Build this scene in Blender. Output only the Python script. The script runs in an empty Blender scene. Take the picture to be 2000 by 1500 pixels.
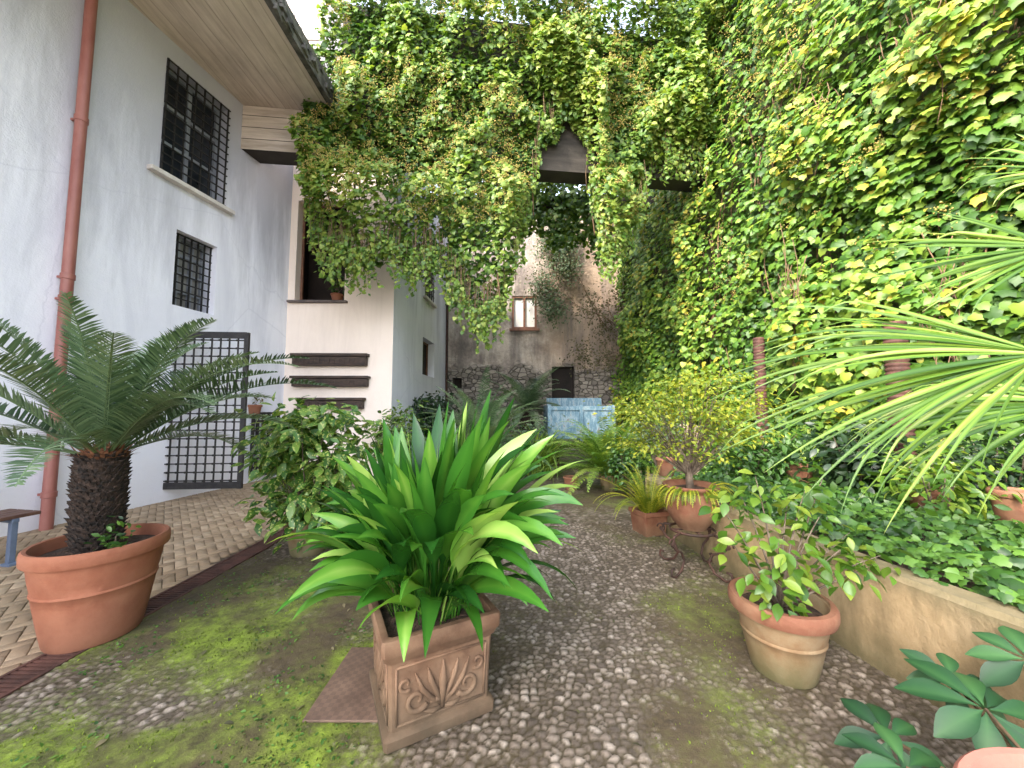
import bpy, math, random
import numpy as np
from mathutils import Vector, Matrix
random.seed(5)
RS = np.random.RandomState(11)
SC = bpy.context.scene
COL = SC.collection
PI = math.pi
# ------------------------------------------------------------------ camera geometry
TH = math.radians(4.0); CT, ST = math.cos(TH), math.sin(TH); H = 1.55; F = 720.0
def ray(px, py):
    dx = (px-1000)/F; dy = (750-py)/F
    return np.array([dx, CT-dy*ST, ST+dy*CT])
def W(px, py, Y):
    d = ray(px, py); return d*(Y/d[1]) + np.array([0, 0, H])
def G(px, py, z=0.0):
    d = ray(px, py); return d*((z-H)/d[2]) + np.array([0, 0, H])
def onX(px, py, a, b):
    d = ray(px, py); return d*(a/(d[0]-b*d[1])) + np.array([0, 0, H])
cam = bpy.data.cameras.new('camera'); cam.lens = 36*F/2000; cam.sensor_width = 36; cam.clip_end = 2000; cam.clip_start = 0.05
co = bpy.data.objects.new('camera', cam); COL.objects.link(co)
co.location = (0, 0, H); co.rotation_euler = (math.radians(94), 0, 0); SC.camera = co
# ------------------------------------------------------------------ noise
TAB = np.random.RandomState(3).rand(256, 256)
def vn(x, y):
    x = np.asarray(x, float); y = np.asarray(y, float)
    xi = np.floor(x).astype(int); yi = np.floor(y).astype(int)
    fx = x-xi; fy = y-yi; fx = fx*fx*(3-2*fx); fy = fy*fy*(3-2*fy)
    a = TAB[xi % 256, yi % 256]; b = TAB[(xi+1) % 256, yi % 256]
    c = TAB[xi % 256, (yi+1) % 256]; d = TAB[(xi+1) % 256, (yi+1) % 256]
    return (a*(1-fx)+b*fx)*(1-fy)+(c*(1-fx)+d*fx)*fy
def fbm(x, y, o=4):
    s = 0; a = .5; t = 0
    for k in range(o):
        s = s+a*vn(x*2**k+17.3*k, y*2**k+5.1*k); t += a; a *= .5
    return s/t
def sst(a, b, x):
    t = np.clip((x-a)/(b-a), 0, 1); return t*t*(3-2*t)
# ------------------------------------------------------------------ object helpers
def tag(o, label, cat, group=None, kind=None):
    o['label'] = label; o['category'] = cat
    if group: o['group'] = group
    if kind: o['kind'] = kind
    return o
def thing(name, loc, label, cat, group=None, rz=0):
    o = bpy.data.objects.new(name, None); COL.objects.link(o)
    o.location = tuple(float(c) for c in loc); o.rotation_euler = (0, 0, rz); o.empty_display_size = .1
    return tag(o, label, cat, group)
def wloc(o):
    v = np.zeros(3)
    while o is not None:
        v += np.array(o.location); o = o.parent
    return v
def fin(me, name, mat, parent, smooth):
    me.materials.append(mat)
    o = bpy.data.objects.new(name, me); COL.objects.link(o)
    if parent is not None: o.parent = parent
    if smooth:
        me.shade_smooth()
        if smooth is not True: me.set_sharp_from_angle(angle=math.radians(smooth))
    return o
def fast(name, V, Fc, mat, parent=None, rnd=None, attrs=None, smooth=False, local=False):
    V = np.asarray(V, np.float32)
    if parent is not None and not local: V = V-wloc(parent).astype(np.float32)
    me = bpy.data.meshes.new(name)
    me.vertices.add(len(V)); me.vertices.foreach_set('co', V.ravel())
    Fl = Fc if isinstance(Fc, list) else [Fc]
    Fl = [np.asarray(f, np.int32) for f in Fl if len(f)]
    nl = sum(f.size for f in Fl); npoly = sum(len(f) for f in Fl)
    me.loops.add(nl); me.loops.foreach_set('vertex_index', np.concatenate([f.ravel() for f in Fl]))
    me.polygons.add(npoly)
    st = []; c = 0
    for f in Fl:
        st.append(c+np.arange(len(f))*f.shape[1]); c += f.size
    me.polygons.foreach_set('loop_start', np.concatenate(st).astype(np.int32))
    me.update(calc_edges=True); me.validate()
    at = dict(attrs or {})
    if rnd is not None: at['rnd'] = rnd
    for k, a in at.items():
        me.attributes.new(k, 'FLOAT', 'POINT').data.foreach_set('value', np.asarray(a, np.float32))
    return fin(me, name, mat, parent, smooth)
class MB:
    def __init__(s): s.v = []; s.f = []
    def add(s, vs, fs):
        n = len(s.v); s.v += [tuple(float(c) for c in v) for v in vs]; s.f += [tuple(i+n for i in f) for f in fs]
        return s
    def box(s, c, sz, M=None, taper=1.0):
        x, y, z = sz[0]/2, sz[1]/2, sz[2]/2
        vs = [(-x, -y, -z), (x, -y, -z), (x, y, -z), (-x, y, -z), (-x*taper, -y*taper, z), (x*taper, -y*taper, z), (x*taper, y*taper, z), (-x*taper, y*taper, z)]
        if M is not None: vs = [tuple(M @ Vector(v)) for v in vs]
        vs = [(v[0]+c[0], v[1]+c[1], v[2]+c[2]) for v in vs]
        return s.add(vs, [(0, 3, 2, 1), (4, 5, 6, 7), (0, 1, 5, 4), (1, 2, 6, 5), (2, 3, 7, 6), (3, 0, 4, 7)])
    def obox(s, o, A, B, C):   # corner o and three edge vectors
        o, A, B, C = map(np.array, (o, A, B, C))
        vs = [o, o+A, o+A+B, o+B, o+C, o+A+C, o+A+B+C, o+B+C]
        return s.add(vs, [(0, 3, 2, 1), (4, 5, 6, 7), (0, 1, 5, 4), (1, 2, 6, 5), (2, 3, 7, 6), (3, 0, 4, 7)])
    def quad(s, a, b, c, d): return s.add([a, b, c, d], [(0, 1, 2, 3)])
    def tube(s, pts, r, n=6, cap=True):
        pts = [np.array(p, float) for p in pts]; m = len(pts)
        rr = r if hasattr(r, '__len__') else [r]*m
        vs = []; up = None
        for i, p in enumerate(pts):
            d = pts[min(i+1, m-1)]-pts[max(i-1, 0)]; d = d/(np.linalg.norm(d)+1e-9)
            if up is None:
                up = np.array([0, 0, 1.]) if abs(d[2]) < .9 else np.array([1., 0, 0])
            a = np.cross(d, up); a /= np.linalg.norm(a)+1e-9; b = np.cross(a, d); up = b
            for k in range(n):
                t = 2*PI*k/n; vs.append(p+rr[i]*(math.cos(t)*a+math.sin(t)*b))
        fs = [(i*n+k, i*n+(k+1) % n, (i+1)*n+(k+1) % n, (i+1)*n+k) for i in range(m-1) for k in range(n)]
        if cap: fs += [tuple(range(n))[::-1], tuple((m-1)*n+k for k in range(n))]
        return s.add(vs, fs)
    def lathe(s, prof, c, n=40, wob=0.0):
        vs = []
        for i, (r, z) in enumerate(prof):
            for k in range(n):
                t = 2*PI*k/n; q = r*(1+wob*math.sin(3*t+i*.3))
                vs.append((c[0]+q*math.cos(t), c[1]+q*math.sin(t), c[2]+z))
        m = len(prof)
        fs = [(i*n+k, i*n+(k+1) % n, (i+1)*n+(k+1) % n, (i+1)*n+k) for i in range(m-1) for k in range(n)]
        return s.add(vs, fs)
    def disc(s, c, r, n=32, amp=0.0):
        vs = [(c[0], c[1], c[2]+amp)]
        for j in (1, 2, 3, 4):
            for k in range(n):
                t = 2*PI*k/n; vs.append((c[0]+r*j/4*math.cos(t), c[1]+r*j/4*math.sin(t), c[2]+(amp*random.random() if j < 4 else 0)))
        fs = [(0, 1+k, 1+(k+1) % n) for k in range(n)]
        for j in range(3): fs += [(1+j*n+k, 1+(j+1)*n+k, 1+(j+1)*n+(k+1) % n, 1+j*n+(k+1) % n) for k in range(n)]
        return s.add(vs, fs)
    def build(s, name, mat, parent=None, smooth=False, local=False, bevel=0.0):
        V = np.array(s.v)
        if parent is not None and not local: V = V-wloc(parent)
        me = bpy.data.meshes.new(name); me.from_pydata(V.tolist(), [], s.f); me.update()
        o = fin(me, name, mat, parent, smooth)
        if bevel:
            b = o.modifiers.new('bevel', 'BEVEL'); b.width = bevel; b.segments = 2; b.limit_method = 'ANGLE'; b.angle_limit = .7
        return o
# ------------------------------------------------------------------ materials
def newmat(name):
    m = bpy.data.materials.new(name); m.use_nodes = True; nt = m.node_tree
    return m, nt, nt.nodes['Principled BSDF']
def lk(nt, a, b): nt.links.new(a, b)
def coord(nt, world=False, scale=(1, 1, 1)):
    if world:
        g = nt.nodes.new('ShaderNodeNewGeometry'); s = g.outputs['Position']
    else:
        g = nt.nodes.new('ShaderNodeTexCoord'); s = g.outputs['Object']
    if scale != (1, 1, 1):
        mp = nt.nodes.new('ShaderNodeMapping'); mp.inputs['Scale'].default_value = scale; lk(nt, s, mp.inputs[0]); s = mp.outputs[0]
    return s
def noi(nt, c, scale, detail=5, rough=.6, dist=0):
    n = nt.nodes.new('ShaderNodeTexNoise'); n.inputs['Scale'].default_value = scale; n.inputs['Detail'].default_value = min(detail, 6)
    n.inputs['Roughness'].default_value = rough; n.inputs['Distortion'].default_value = dist
    if c is not None: lk(nt, c, n.inputs['Vector'])
    return n.outputs[0]
def ramp(nt, f, stops):
    r = nt.nodes.new('ShaderNodeValToRGB'); e = r.color_ramp.elements
    while len(e) < len(stops): e.new(.5)
    for i, (p, c) in enumerate(stops):
        e[i].position = p; e[i].color = (c, c, c, 1) if not hasattr(c, '__len__') else (c[0], c[1], c[2], 1)
    lk(nt, f, r.inputs[0]); return r.outputs[0]
def mix(nt, f, a, b, mode='MIX'):
    m = nt.nodes.new('ShaderNodeMixRGB'); m.blend_type = mode
    for i, v in ((0, f), (1, a), (2, b)):
        if isinstance(v, bpy.types.NodeSocket): lk(nt, v, m.inputs[i])
        elif i == 0: m.inputs[0].default_value = v
        else: m.inputs[i].default_value = (v[0], v[1], v[2], 1)
    return m.outputs[0]
def mth(nt, op, a, b=0.0):
    m = nt.nodes.new('ShaderNodeMath'); m.operation = op
    for i, v in ((0, a), (1, b)):
        if isinstance(v, bpy.types.NodeSocket): lk(nt, v, m.inputs[i])
        else: m.inputs[i].default_value = v
    return m.outputs[0]
def bump(nt, b, h, strength=.4, dist=.02):
    n = nt.nodes.new('ShaderNodeBump'); n.inputs['Strength'].default_value = strength; n.inputs['Distance'].default_value = dist
    lk(nt, h, n.inputs['Height']); lk(nt, n.outputs[0], b.inputs['Normal'])
def attr(nt, name):
    a = nt.nodes.new('ShaderNodeAttribute'); a.attribute_name = name; return a.outputs['Fac']
def sepz(nt, c, i=2):
    s = nt.nodes.new('ShaderNodeSeparateXYZ'); lk(nt, c, s.inputs[0]); return s.outputs[i]

def m_simple(name, ca, cb, scale=8, rough=.7, bmp=.3, bscale=40, metal=0, world=False, sc=(1, 1, 1), lo=.35, hi=.65, bd=.01):
    m, nt, b = newmat(name); c = coord(nt, world, sc)
    col = ramp(nt, noi(nt, c, scale), [(lo, ca), (hi, cb)])
    lk(nt, col, b.inputs['Base Color']); b.inputs['Roughness'].default_value = rough; b.inputs['Metallic'].default_value = metal
    if bmp: bump(nt, b, noi(nt, c, bscale, 4), bmp, bd)
    return m
def m_plaster(name, base, stain, dark, amt=.5, low=None):
    m, nt, b = newmat(name); c = coord(nt, True)
    st = coord(nt, True, (1.6, 1.6, .22))
    n1 = ramp(nt, noi(nt, c, .55, 6, .66), [(.40, 0.0), (.66, 1.0)])
    n2 = ramp(nt, noi(nt, st, 1.3, 6, .68, .6), [(.48, 0.0), (.70, 1.0)])
    n3 = ramp(nt, noi(nt, c, 6, 5, .7), [(.35, 0.0), (.7, 1.0)])
    col = mix(nt, mth(nt, 'MULTIPLY', n1, amt), base, stain)
    col = mix(nt, mth(nt, 'MULTIPLY', n2, amt*.8), col, dark)
    col = mix(nt, mth(nt, 'MULTIPLY', n3, .22), col, stain)
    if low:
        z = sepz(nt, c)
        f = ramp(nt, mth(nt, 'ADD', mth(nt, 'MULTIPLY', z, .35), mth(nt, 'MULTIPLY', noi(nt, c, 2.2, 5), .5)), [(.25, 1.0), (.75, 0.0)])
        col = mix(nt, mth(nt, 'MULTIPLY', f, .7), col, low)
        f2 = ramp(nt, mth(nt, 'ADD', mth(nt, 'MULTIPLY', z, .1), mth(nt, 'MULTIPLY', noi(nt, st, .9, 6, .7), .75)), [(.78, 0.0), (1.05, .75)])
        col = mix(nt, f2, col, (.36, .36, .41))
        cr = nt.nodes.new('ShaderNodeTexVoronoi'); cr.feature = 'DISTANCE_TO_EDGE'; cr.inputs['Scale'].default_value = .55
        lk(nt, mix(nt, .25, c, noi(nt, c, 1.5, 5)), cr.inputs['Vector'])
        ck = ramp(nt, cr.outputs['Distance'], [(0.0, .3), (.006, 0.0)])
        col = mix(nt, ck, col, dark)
    lk(nt, col, b.inputs['Base Color']); b.inputs['Roughness'].default_value = .9
    h = mth(nt, 'ADD', mth(nt, 'MULTIPLY', noi(nt, c, 3, 3), 1.6), noi(nt, c, 45, 4, .7))
    bump(nt, b, h, .35, .02); return m
M = {}
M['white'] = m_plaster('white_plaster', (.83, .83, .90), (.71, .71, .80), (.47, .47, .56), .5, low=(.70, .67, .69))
M['cream'] = m_plaster('cream_plaster', (.90, .77, .68), (.83, .70, .61), (.60, .49, .43), .4)
M['pink'] = m_plaster('pink_plaster', (.80, .68, .63), (.75, .62, .57), (.6, .5, .47), .3)
def m_back():
    m, nt, b = newmat('old_rubble_plaster'); c = coord(nt, True)
    n = noi(nt, c, .9, 6, .74); n2 = noi(nt, coord(nt, True, (2, 2, .3)), 1.1, 6, .65)
    pl = ramp(nt, n, [(.32, (.17, .14, .125)), (.45, (.36, .30, .26)), (.55, (.56, .48, .41)), (.68, (.68, .61, .54))])
    wx = ramp(nt, mth(nt, 'ADD', mth(nt, 'MULTIPLY', sepz(nt, c, 0), .25), mth(nt, 'MULTIPLY', noi(nt, c, .8, 5), .6)), [(.5, 0.0), (.82, .7)])
    pl = mix(nt, wx, pl, (.46, .32, .225))
    pl = mix(nt, ramp(nt, n2, [(.46, 0.0), (.66, .8)]), pl, (.17, .145, .135))
    v = nt.nodes.new('ShaderNodeTexVoronoi'); v.feature = 'DISTANCE_TO_EDGE'; v.inputs['Scale'].default_value = 4.2
    vc = nt.nodes.new('ShaderNodeTexVoronoi'); vc.inputs['Scale'].default_value = 4.2
    mp = coord(nt, True, (1, 1, 1.6))
    lk(nt, mp, v.inputs['Vector']); lk(nt, mp, vc.inputs['Vector'])
    sc_ = nt.nodes.new('ShaderNodeSeparateColor'); lk(nt, vc.outputs['Color'], sc_.inputs[0])
    stc = ramp(nt, sc_.outputs[0], [(0, (.14, .12, .105)), (.5, (.26, .225, .19)), (1, (.38, .33, .28))])
    edge = ramp(nt, v.outputs['Distance'], [(.0, 0.0), (.09, 1.0)])
    stc = mix(nt, edge, (.06, .05, .042), stc)
    z = mth(nt, 'ADD', sepz(nt, c), mth(nt, 'MULTIPLY', noi(nt, c, 1.2, 5), 1.6))
    f = ramp(nt, mth(nt, 'MULTIPLY', z, .1), [(.385, 1.0), (.41, 0.0)])
    lk(nt, mix(nt, f, pl, stc), b.inputs['Base Color']); b.inputs['Roughness'].default_value = .95
    h = mth(nt, 'ADD', mth(nt, 'MULTIPLY', mth(nt, 'MULTIPLY', edge, f), 1.2), mth(nt, 'MULTIPLY', noi(nt, c, 12, 6, .7), .8))
    bump(nt, b, h, .8, .08); return m
M['back'] = m_back()
def m_board():
    m, nt, b = newmat('board_marked_concrete'); c = coord(nt, True)
    w = nt.nodes.new('ShaderNodeTexWave'); w.bands_direction = 'X'; w.wave_profile = 'SAW'; w.inputs['Scale'].default_value = 1.1; w.inputs['Distortion'].default_value = .25
    lk(nt, coord(nt, True, (1, .12, 1)), w.inputs[0])
    n = noi(nt, coord(nt, True, (3, .3, 3)), 3, 6, .7)
    n0 = noi(nt, c, .8, 6, .65)
    col = ramp(nt, n, [(.3, (.42, .34, .28)), (.55, (.60, .51, .435)), (.75, (.70, .62, .54))])
    ln = ramp(nt, w.outputs['Fac'], [(.0, .35), (.05, 1.0), (.95, 1.0), (1.0, .35)])
    col = mix(nt, ln, (.28, .21, .165), col)
    col = mix(nt, ramp(nt, n0, [(.46, 0.0), (.7, .6)]), col, (.30, .255, .22))
    lk(nt, col, b.inputs['Base Color']); b.inputs['Roughness'].default_value = .9
    bump(nt, b, mth(nt, 'ADD', mth(nt, 'MULTIPLY', ln, .8), n), .5, .02); return m
M['board'] = m_board()
M['beam'] = m_simple('shaded_beam_concrete', (.018, .015, .012), (.06, .05, .042), 1.3, .9, .4, 30, world=True, sc=(.5, .5, 3))  # near-black tone puts the shade under the overhanging ivy into the concrete
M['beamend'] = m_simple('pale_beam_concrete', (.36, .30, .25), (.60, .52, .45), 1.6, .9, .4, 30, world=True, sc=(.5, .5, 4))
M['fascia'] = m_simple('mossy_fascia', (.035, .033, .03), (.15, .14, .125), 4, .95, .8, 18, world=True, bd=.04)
M['darkwall'] = m_simple('shaded_stone_wall', (.03, .04, .012), (.09, .10, .045), 5, .95, .8, 9, world=True, bd=.05)  # coloured dark so gaps between the ivy leaves read as shade
def m_lowwall():
    m, nt, b = newmat('weathered_render'); c = coord(nt, True)
    n = noi(nt, c, 1.8, 6, .68); n2 = noi(nt, coord(nt, True, (2, 2, .5)), 2.2, 5)
    col = ramp(nt, n, [(.3, (.20, .135, .066)), (.5, (.40, .285, .155)), (.7, (.53, .40, .245))])
    col = mix(nt, ramp(nt, n2, [(.44, 0.0), (.66, .8)]), col, (.16, .12, .06))
    z = sepz(nt, c)
    f = ramp(nt, mth(nt, 'ADD', z, mth(nt, 'MULTIPLY', noi(nt, c, 4, 6), .35)), [(.2, 1.0), (.48, 0.0)])
    col = mix(nt, mth(nt, 'MULTIPLY', f, .85), col, (.09, .08, .035))
    t = ramp(nt, mth(nt, 'ADD', z, mth(nt, 'MULTIPLY', noi(nt, c, 5, 6), .2)), [(.60, 0.0), (.70, 1.0)])
    col = mix(nt, mth(nt, 'MULTIPLY', t, .7), col, (.15, .13, .07))
    lk(nt, col, b.inputs['Base Color']); b.inputs['Roughness'].default_value = .92
    bump(nt, b, mth(nt, 'ADD', noi(nt, c, 30, 5, .7), n), .5, .02); return m
M['lowwall'] = m_lowwall()
def m_terra(name, a, bb, pale, moss, pa=.5, ma=.3, ht=.5):
    m, nt, b = newmat(name); c = coord(nt)
    n = noi(nt, c, 6, 5, .6); n2 = noi(nt, c, 3.1, 6, .7); n3 = noi(nt, coord(nt, False, (1, 1, .5)), 5, 6, .7)
    col = ramp(nt, n, [(.3, a), (.7, bb)])
    col = mix(nt, mth(nt, 'MULTIPLY', ramp(nt, n2, [(.40, 0.0), (.64, 1.0)]), pa), col, pale)
    z = ramp(nt, mth(nt, 'ADD', sepz(nt, c), mth(nt, 'MULTIPLY', n3, ht*.8)), [(ht*.35, 1.0), (ht*1.1, 0.1)])
    col = mix(nt, mth(nt, 'MULTIPLY', z, ma), col, moss)
    lk(nt, col, b.inputs['Base Color']); b.inputs['Roughness'].default_value = .82
    bump(nt, b, mth(nt, 'ADD', noi(nt, c, 60, 5, .7), mth(nt, 'MULTIPLY', n2, 2)), .3, .009); return m
M['terra'] = m_terra('terracotta', (.23, .073, .036), (.31, .105, .052), (.34, .16, .095), (.12, .055, .03), .4, .5)
M['terra_old'] = m_terra('weathered_terracotta', (.20, .11, .052), (.265, .16, .082), (.29, .23, .14), (.08, .08, .03), .9, .95, .36)
M['terra_dark'] = m_terra('brown_terracotta', (.17, .06, .031), (.235, .092, .05), (.27, .16, .092), (.10, .07, .038), .6, .6, .3)
M['terra_box'] = m_terra('aged_terracotta', (.10, .05, .027), (.18, .092, .049), (.27, .175, .11), (.04, .034, .018), .6, .75)
M['terra_pink'] = m_terra('pink_terracotta', (.34, .11, .08), (.38, .14, .105), (.40, .18, .135), (.3, .13, .1), .3, .2)
M['iron'] = m_simple('black_iron', (.010, .010, .012), (.03, .027, .027), 12, .55, .3, 60, .3)
M['oldiron'] = m_simple('brown_iron', (.03, .018, .014), (.09, .04, .027), 9, .7, .4, 50, .2)
M['rust'] = m_simple('rusty_metal', (.05, .021, .015), (.11, .045, .032), 7, .8, .5, 40, .1)
M['copper'] = m_simple('red_brown_pipe', (.24, .075, .06), (.33, .13, .105), 5, .5, .15, 30, 0, sc=(1, 1, .3))
M['wood'] = m_simple('dark_carved_wood', (.018, .011, .009), (.075, .045, .032), 5, .65, .8, 9, sc=(.6, 6, 6), bd=.02)
M['benchwood'] = m_simple('bench_wood', (.07, .03, .021), (.14, .07, .048), 5, .6, .4, 20, sc=(6, .6, 6))
M['bluegrey'] = m_simple('blue_grey_metal', (.10, .13, .2), (.15, .19, .26), 6, .5, .1)
M['winwood'] = m_simple('brown_window_wood', (.12, .05, .03), (.2, .09, .05), 8, .6, .2)
M['glassdark'] = m_simple('dark_glass', (.012, .014, .018), (.03, .035, .045), 1.2, .12, 0)
M['shutter'] = m_simple('grey_shutter', (.20, .19, .18), (.30, .29, .28), 3, .6, .2)
M['framegrey'] = m_simple('grey_window_frame', (.20, .21, .25), (.30, .32, .36), 3, .6, .2)
M['curtain'] = m_simple('white_curtain', (.62, .61, .60), (.78, .77, .76), 3, .9, .1)
M['black'] = m_simple('dark_interior', (.010, .007, .006), (.028, .019, .015), 1.5, .9, 0)  # near-black colour stands in for unlit depth behind openings; also the dark door
M['stonesill'] = m_simple('stone_sill', (.5, .46, .43), (.66, .62, .58), 5, .8, .2)
M['darksill'] = m_simple('dark_slate_sill', (.06, .05, .05), (.14, .11, .1), 5, .7, .2)
def m_blue():
    m, nt, b = newmat('worn_blue_paint'); c = coord(nt)
    n = noi(nt, coord(nt, False, (3, 1, 1)), 4, 6, .74)
    col = ramp(nt, n, [(.32, (.045, .095, .135)), (.48, (.09, .165, .215)), (.58, (.20, .265, .295)), (.66, (.13, .11, .09))])
    lk(nt, col, b.inputs['Base Color']); b.inputs['Roughness'].default_value = .75; bump(nt, b, n, .3, .01); return m
M['blue'] = m_blue()
M['soil'] = m_simple('dark_soil', (.02, .012, .008), (.095, .055, .036), 22, 1, 1, 40, bd=.03)
M['trunk'] = m_simple('cycad_trunk', (.008, .006, .005), (.052, .03, .02), 25, .95, 1, 40, bd=.02)
M['fuzz'] = m_simple('cycad_crown_fuzz', (.14, .05, .025), (.3, .13, .06), 30, 1, 1, 60, bd=.02)
M['bark'] = m_simple('grey_brown_bark', (.08, .055, .04), (.22, .17, .125), 14, .9, .6, 40)
M['vine'] = m_simple('brown_vine_stem', (.08, .05, .028), (.22, .13, .07), 10, .9, .4, 30)
M['stone'] = m_simple('rough_pale_stone', (.32, .22, .16), (.52, .4, .31), 6, .9, .7, 14, bd=.04)
M['whitestone'] = m_simple('white_block', (.7, .7, .69), (.82, .82, .8), 6, .8, .2)
def m_plate():
    m, nt, b = newmat('rusty_tread_plate'); c = coord(nt, True)
    ch = nt.nodes.new('ShaderNodeTexChecker'); ch.inputs['Scale'].default_value = 38; lk(nt, c, ch.inputs[0])
    col = ramp(nt, noi(nt, c, 6, 6), [(.3, (.085, .052, .036)), (.7, (.19, .12, .085))])
    lk(nt, mix(nt, mth(nt, 'MULTIPLY', ch.outputs[1], .3), col, (.06, .04, .03)), b.inputs['Base Color']); b.inputs['Roughness'].default_value = .75
    bump(nt, b, ch.outputs[1], .5, .01); return m
M['plate'] = m_plate()
def m_cobble():
    m, nt, b = newmat('mossy_cobbles'); c = coord(nt, True)
    st = ramp(nt, attr(nt, 'cell'), [(0, (.065, .05, .04)), (.35, (.14, .108, .085)), (.7, (.23, .185, .15)), (1, (.37, .315, .265))])
    st = mix(nt, mth(nt, 'MULTIPLY', noi(nt, c, 60, 4), .5), st, (.125, .093, .067))
    gap = mix(nt, noi(nt, c, 9, 4), (.036, .025, .012), (.075, .056, .026))
    col = mix(nt, attr(nt, 'gap'), gap, st)
    mc = noi(nt, c, 6, 6, .8)
    ms = ramp(nt, mc, [(.28, (.04, .031, .011)), (.38, (.062, .065, .013)), (.48, (.11, .145, .015)), (.62, (.21, .29, .026))])
    brn = ramp(nt, mc, [(.3, (.038, .026, .012)), (.48, (.072, .051, .024)), (.62, (.085, .078, .023)), (.75, (.12, .135, .027))])
    ms = mix(nt, attr(nt, 'green'), brn, ms)
    mm = ramp(nt, mth(nt, 'ADD', attr(nt, 'moss'), mth(nt, 'MULTIPLY', mth(nt, 'SUBTRACT', noi(nt, c, 26, 6, .8), .5), 1.9)), [(.22, 0.0), (.82, 1.0)])
    col = mix(nt, mm, col, ms)
    lk(nt, col, b.inputs['Base Color']); lk(nt, mth(nt, 'ADD', mth(nt, 'MULTIPLY', mm, .35), .6), b.inputs['Roughness'])
    bump(nt, b, noi(nt, c, 120, 5, .75), .6, .014); return m
M['cobble'] = m_cobble()
def m_brick():
    m, nt, b = newmat('worn_brick_paving'); c = coord(nt, True)
    col = ramp(nt, attr(nt, 'rnd'), [(0, (.26, .178, .108)), (.4, (.325, .23, .142)), (.75, (.385, .28, .178)), (1, (.45, .34, .23))])
    col = mix(nt, ramp(nt, noi(nt, c, 1.1, 6, .65), [(.4, 0.0), (.7, .55)]), col, (.18, .13, .078))
    col = mix(nt, ramp(nt, noi(nt, c, 9, 6, .75), [(.42, 0.0), (.72, .5)]), col, (.28, .225, .16))
    lk(nt, col, b.inputs['Base Color']); b.inputs['Roughness'].default_value = .85
    bump(nt, b, noi(nt, c, 50, 5, .7), .4, .012); return m
M['brick'] = m_brick()
M['mortar'] = m_simple('earth_mortar', (.085, .065, .04), (.17, .13, .09), 8, 1, .6, 40, world=True)
M['ground'] = m_simple('earth_ground', (.16, .135, .10), (.30, .26, .20), 2, 1, .3, 20, world=True)
def leafmat(name, stops, rough=.45, tr=.3, spots=None, vary=.35, trc=1.6):
    m, nt, b = newmat(name); c = coord(nt, True)
    f = mth(nt, 'ADD', attr(nt, 'rnd'), mth(nt, 'MULTIPLY', mth(nt, 'SUBTRACT', noi(nt, c, 5, 1), .5), vary))
    col = ramp(nt, f, stops)
    if spots:
        v = noi(nt, c, spots[0], 1, .5); col = mix(nt, ramp(nt, v, [(spots[2], 0.0), (spots[2]+.05, 1.0)]), col, spots[1])
    lk(nt, col, b.inputs['Base Color']); b.inputs['Roughness'].default_value = rough
    t = nt.nodes.new('ShaderNodeBsdfTranslucent')
    lk(nt, mix(nt, 1.0, col, (trc*1.1, trc, trc*.5), 'MULTIPLY'), t.inputs[0])
    ms = nt.nodes.new('ShaderNodeMixShader'); ms.inputs[0].default_value = tr
    lk(nt, b.outputs[0], ms.inputs[1]); lk(nt, t.outputs[0], ms.inputs[2]); lk(nt, ms.outputs[0], nt.nodes['Material Output'].inputs[0])
    return m
L = {}
L['ivy'] = leafmat('ivy_leaf', [(0, (.02, .066, .009)), (.3, (.06, .15, .015)), (.6, (.135, .245, .025)), (.90, (.26, .35, .042)), (.985, (.42, .35, .045))], .5, .3)
L['ivyc'] = leafmat('ivy_curtain_leaf', [(0, (.024, .07, .01)), (.35, (.075, .16, .02)), (.65, (.165, .26, .036)), (1, (.32, .37, .075))], .5, .3)
L['ivybed'] = leafmat('ground_ivy_leaf', [(0, (.012, .04, .008)), (.4, (.032, .095, .015)), (1, (.105, .215, .032))], .45, .25)
L['flower'] = leafmat('ivy_flower', [(0, (.20, .23, .04)), (.5, (.40, .33, .075)), (1, (.54, .36, .13))], .8, .1)
L['aspi'] = leafmat('aspidistra_leaf', [(0, (.006, .030, .006)), (.3, (.018, .085, .011)), (.6, (.045, .165, .018)), (.84, (.12, .285, .035)), (1, (.30, .45, .10))], .25, .25, None, .25)
L['cycad'] = leafmat('cycad_leaf', [(0, (.022, .048, .024)), (.5, (.058, .105, .048)), (1, (.16, .23, .115))], .32, .15)
L['cycad2'] = leafmat('pale_cycad_leaf', [(0, (.04, .09, .04)), (.5, (.09, .16, .065)), (1, (.18, .25, .12))], .45, .2)
L['palm'] = leafmat('palm_leaf', [(0, (.03, .085, .010)), (.45, (.08, .17, .018)), (.8, (.18, .28, .035)), (1, (.36, .42, .12))], .38, .3)
L['camel'] = leafmat('camellia_leaf', [(0, (.03, .085, .010)), (.5, (.085, .18, .019)), (1, (.26, .33, .045))], .33, .3)
L['aucuba'] = leafmat('aucuba_leaf', [(0, (.016, .06, .010)), (.5, (.055, .145, .02)), (1, (.18, .29, .05))], .35, .25, (38, (.36, .40, .11), .58))
L['gold'] = leafmat('golden_leaf', [(0, (.055, .115, .009)), (.5, (.16, .225, .017)), (1, (.40, .39, .035))], .5, .35)
L['fern'] = leafmat('fern_leaf', [(0, (.045, .11, .011)), (.5, (.12, .23, .028)), (1, (.29, .39, .07))], .5, .35)
L['dark'] = leafmat('dark_leaf', [(0, (.007, .020, .008)), (.5, (.017, .043, .014)), (1, (.045, .09, .028))], .4, .2)
L['grey'] = leafmat('grey_green_leaf', [(0, (.04, .07, .033)), (.5, (.08, .13, .06)), (1, (.17, .23, .125))], .6, .2)
L['dry'] = leafmat('dry_shrub_leaf', [(0, (.045, .045, .022)), (.5, (.09, .085, .04)), (1, (.17, .14, .075))], .8, .2)
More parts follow.
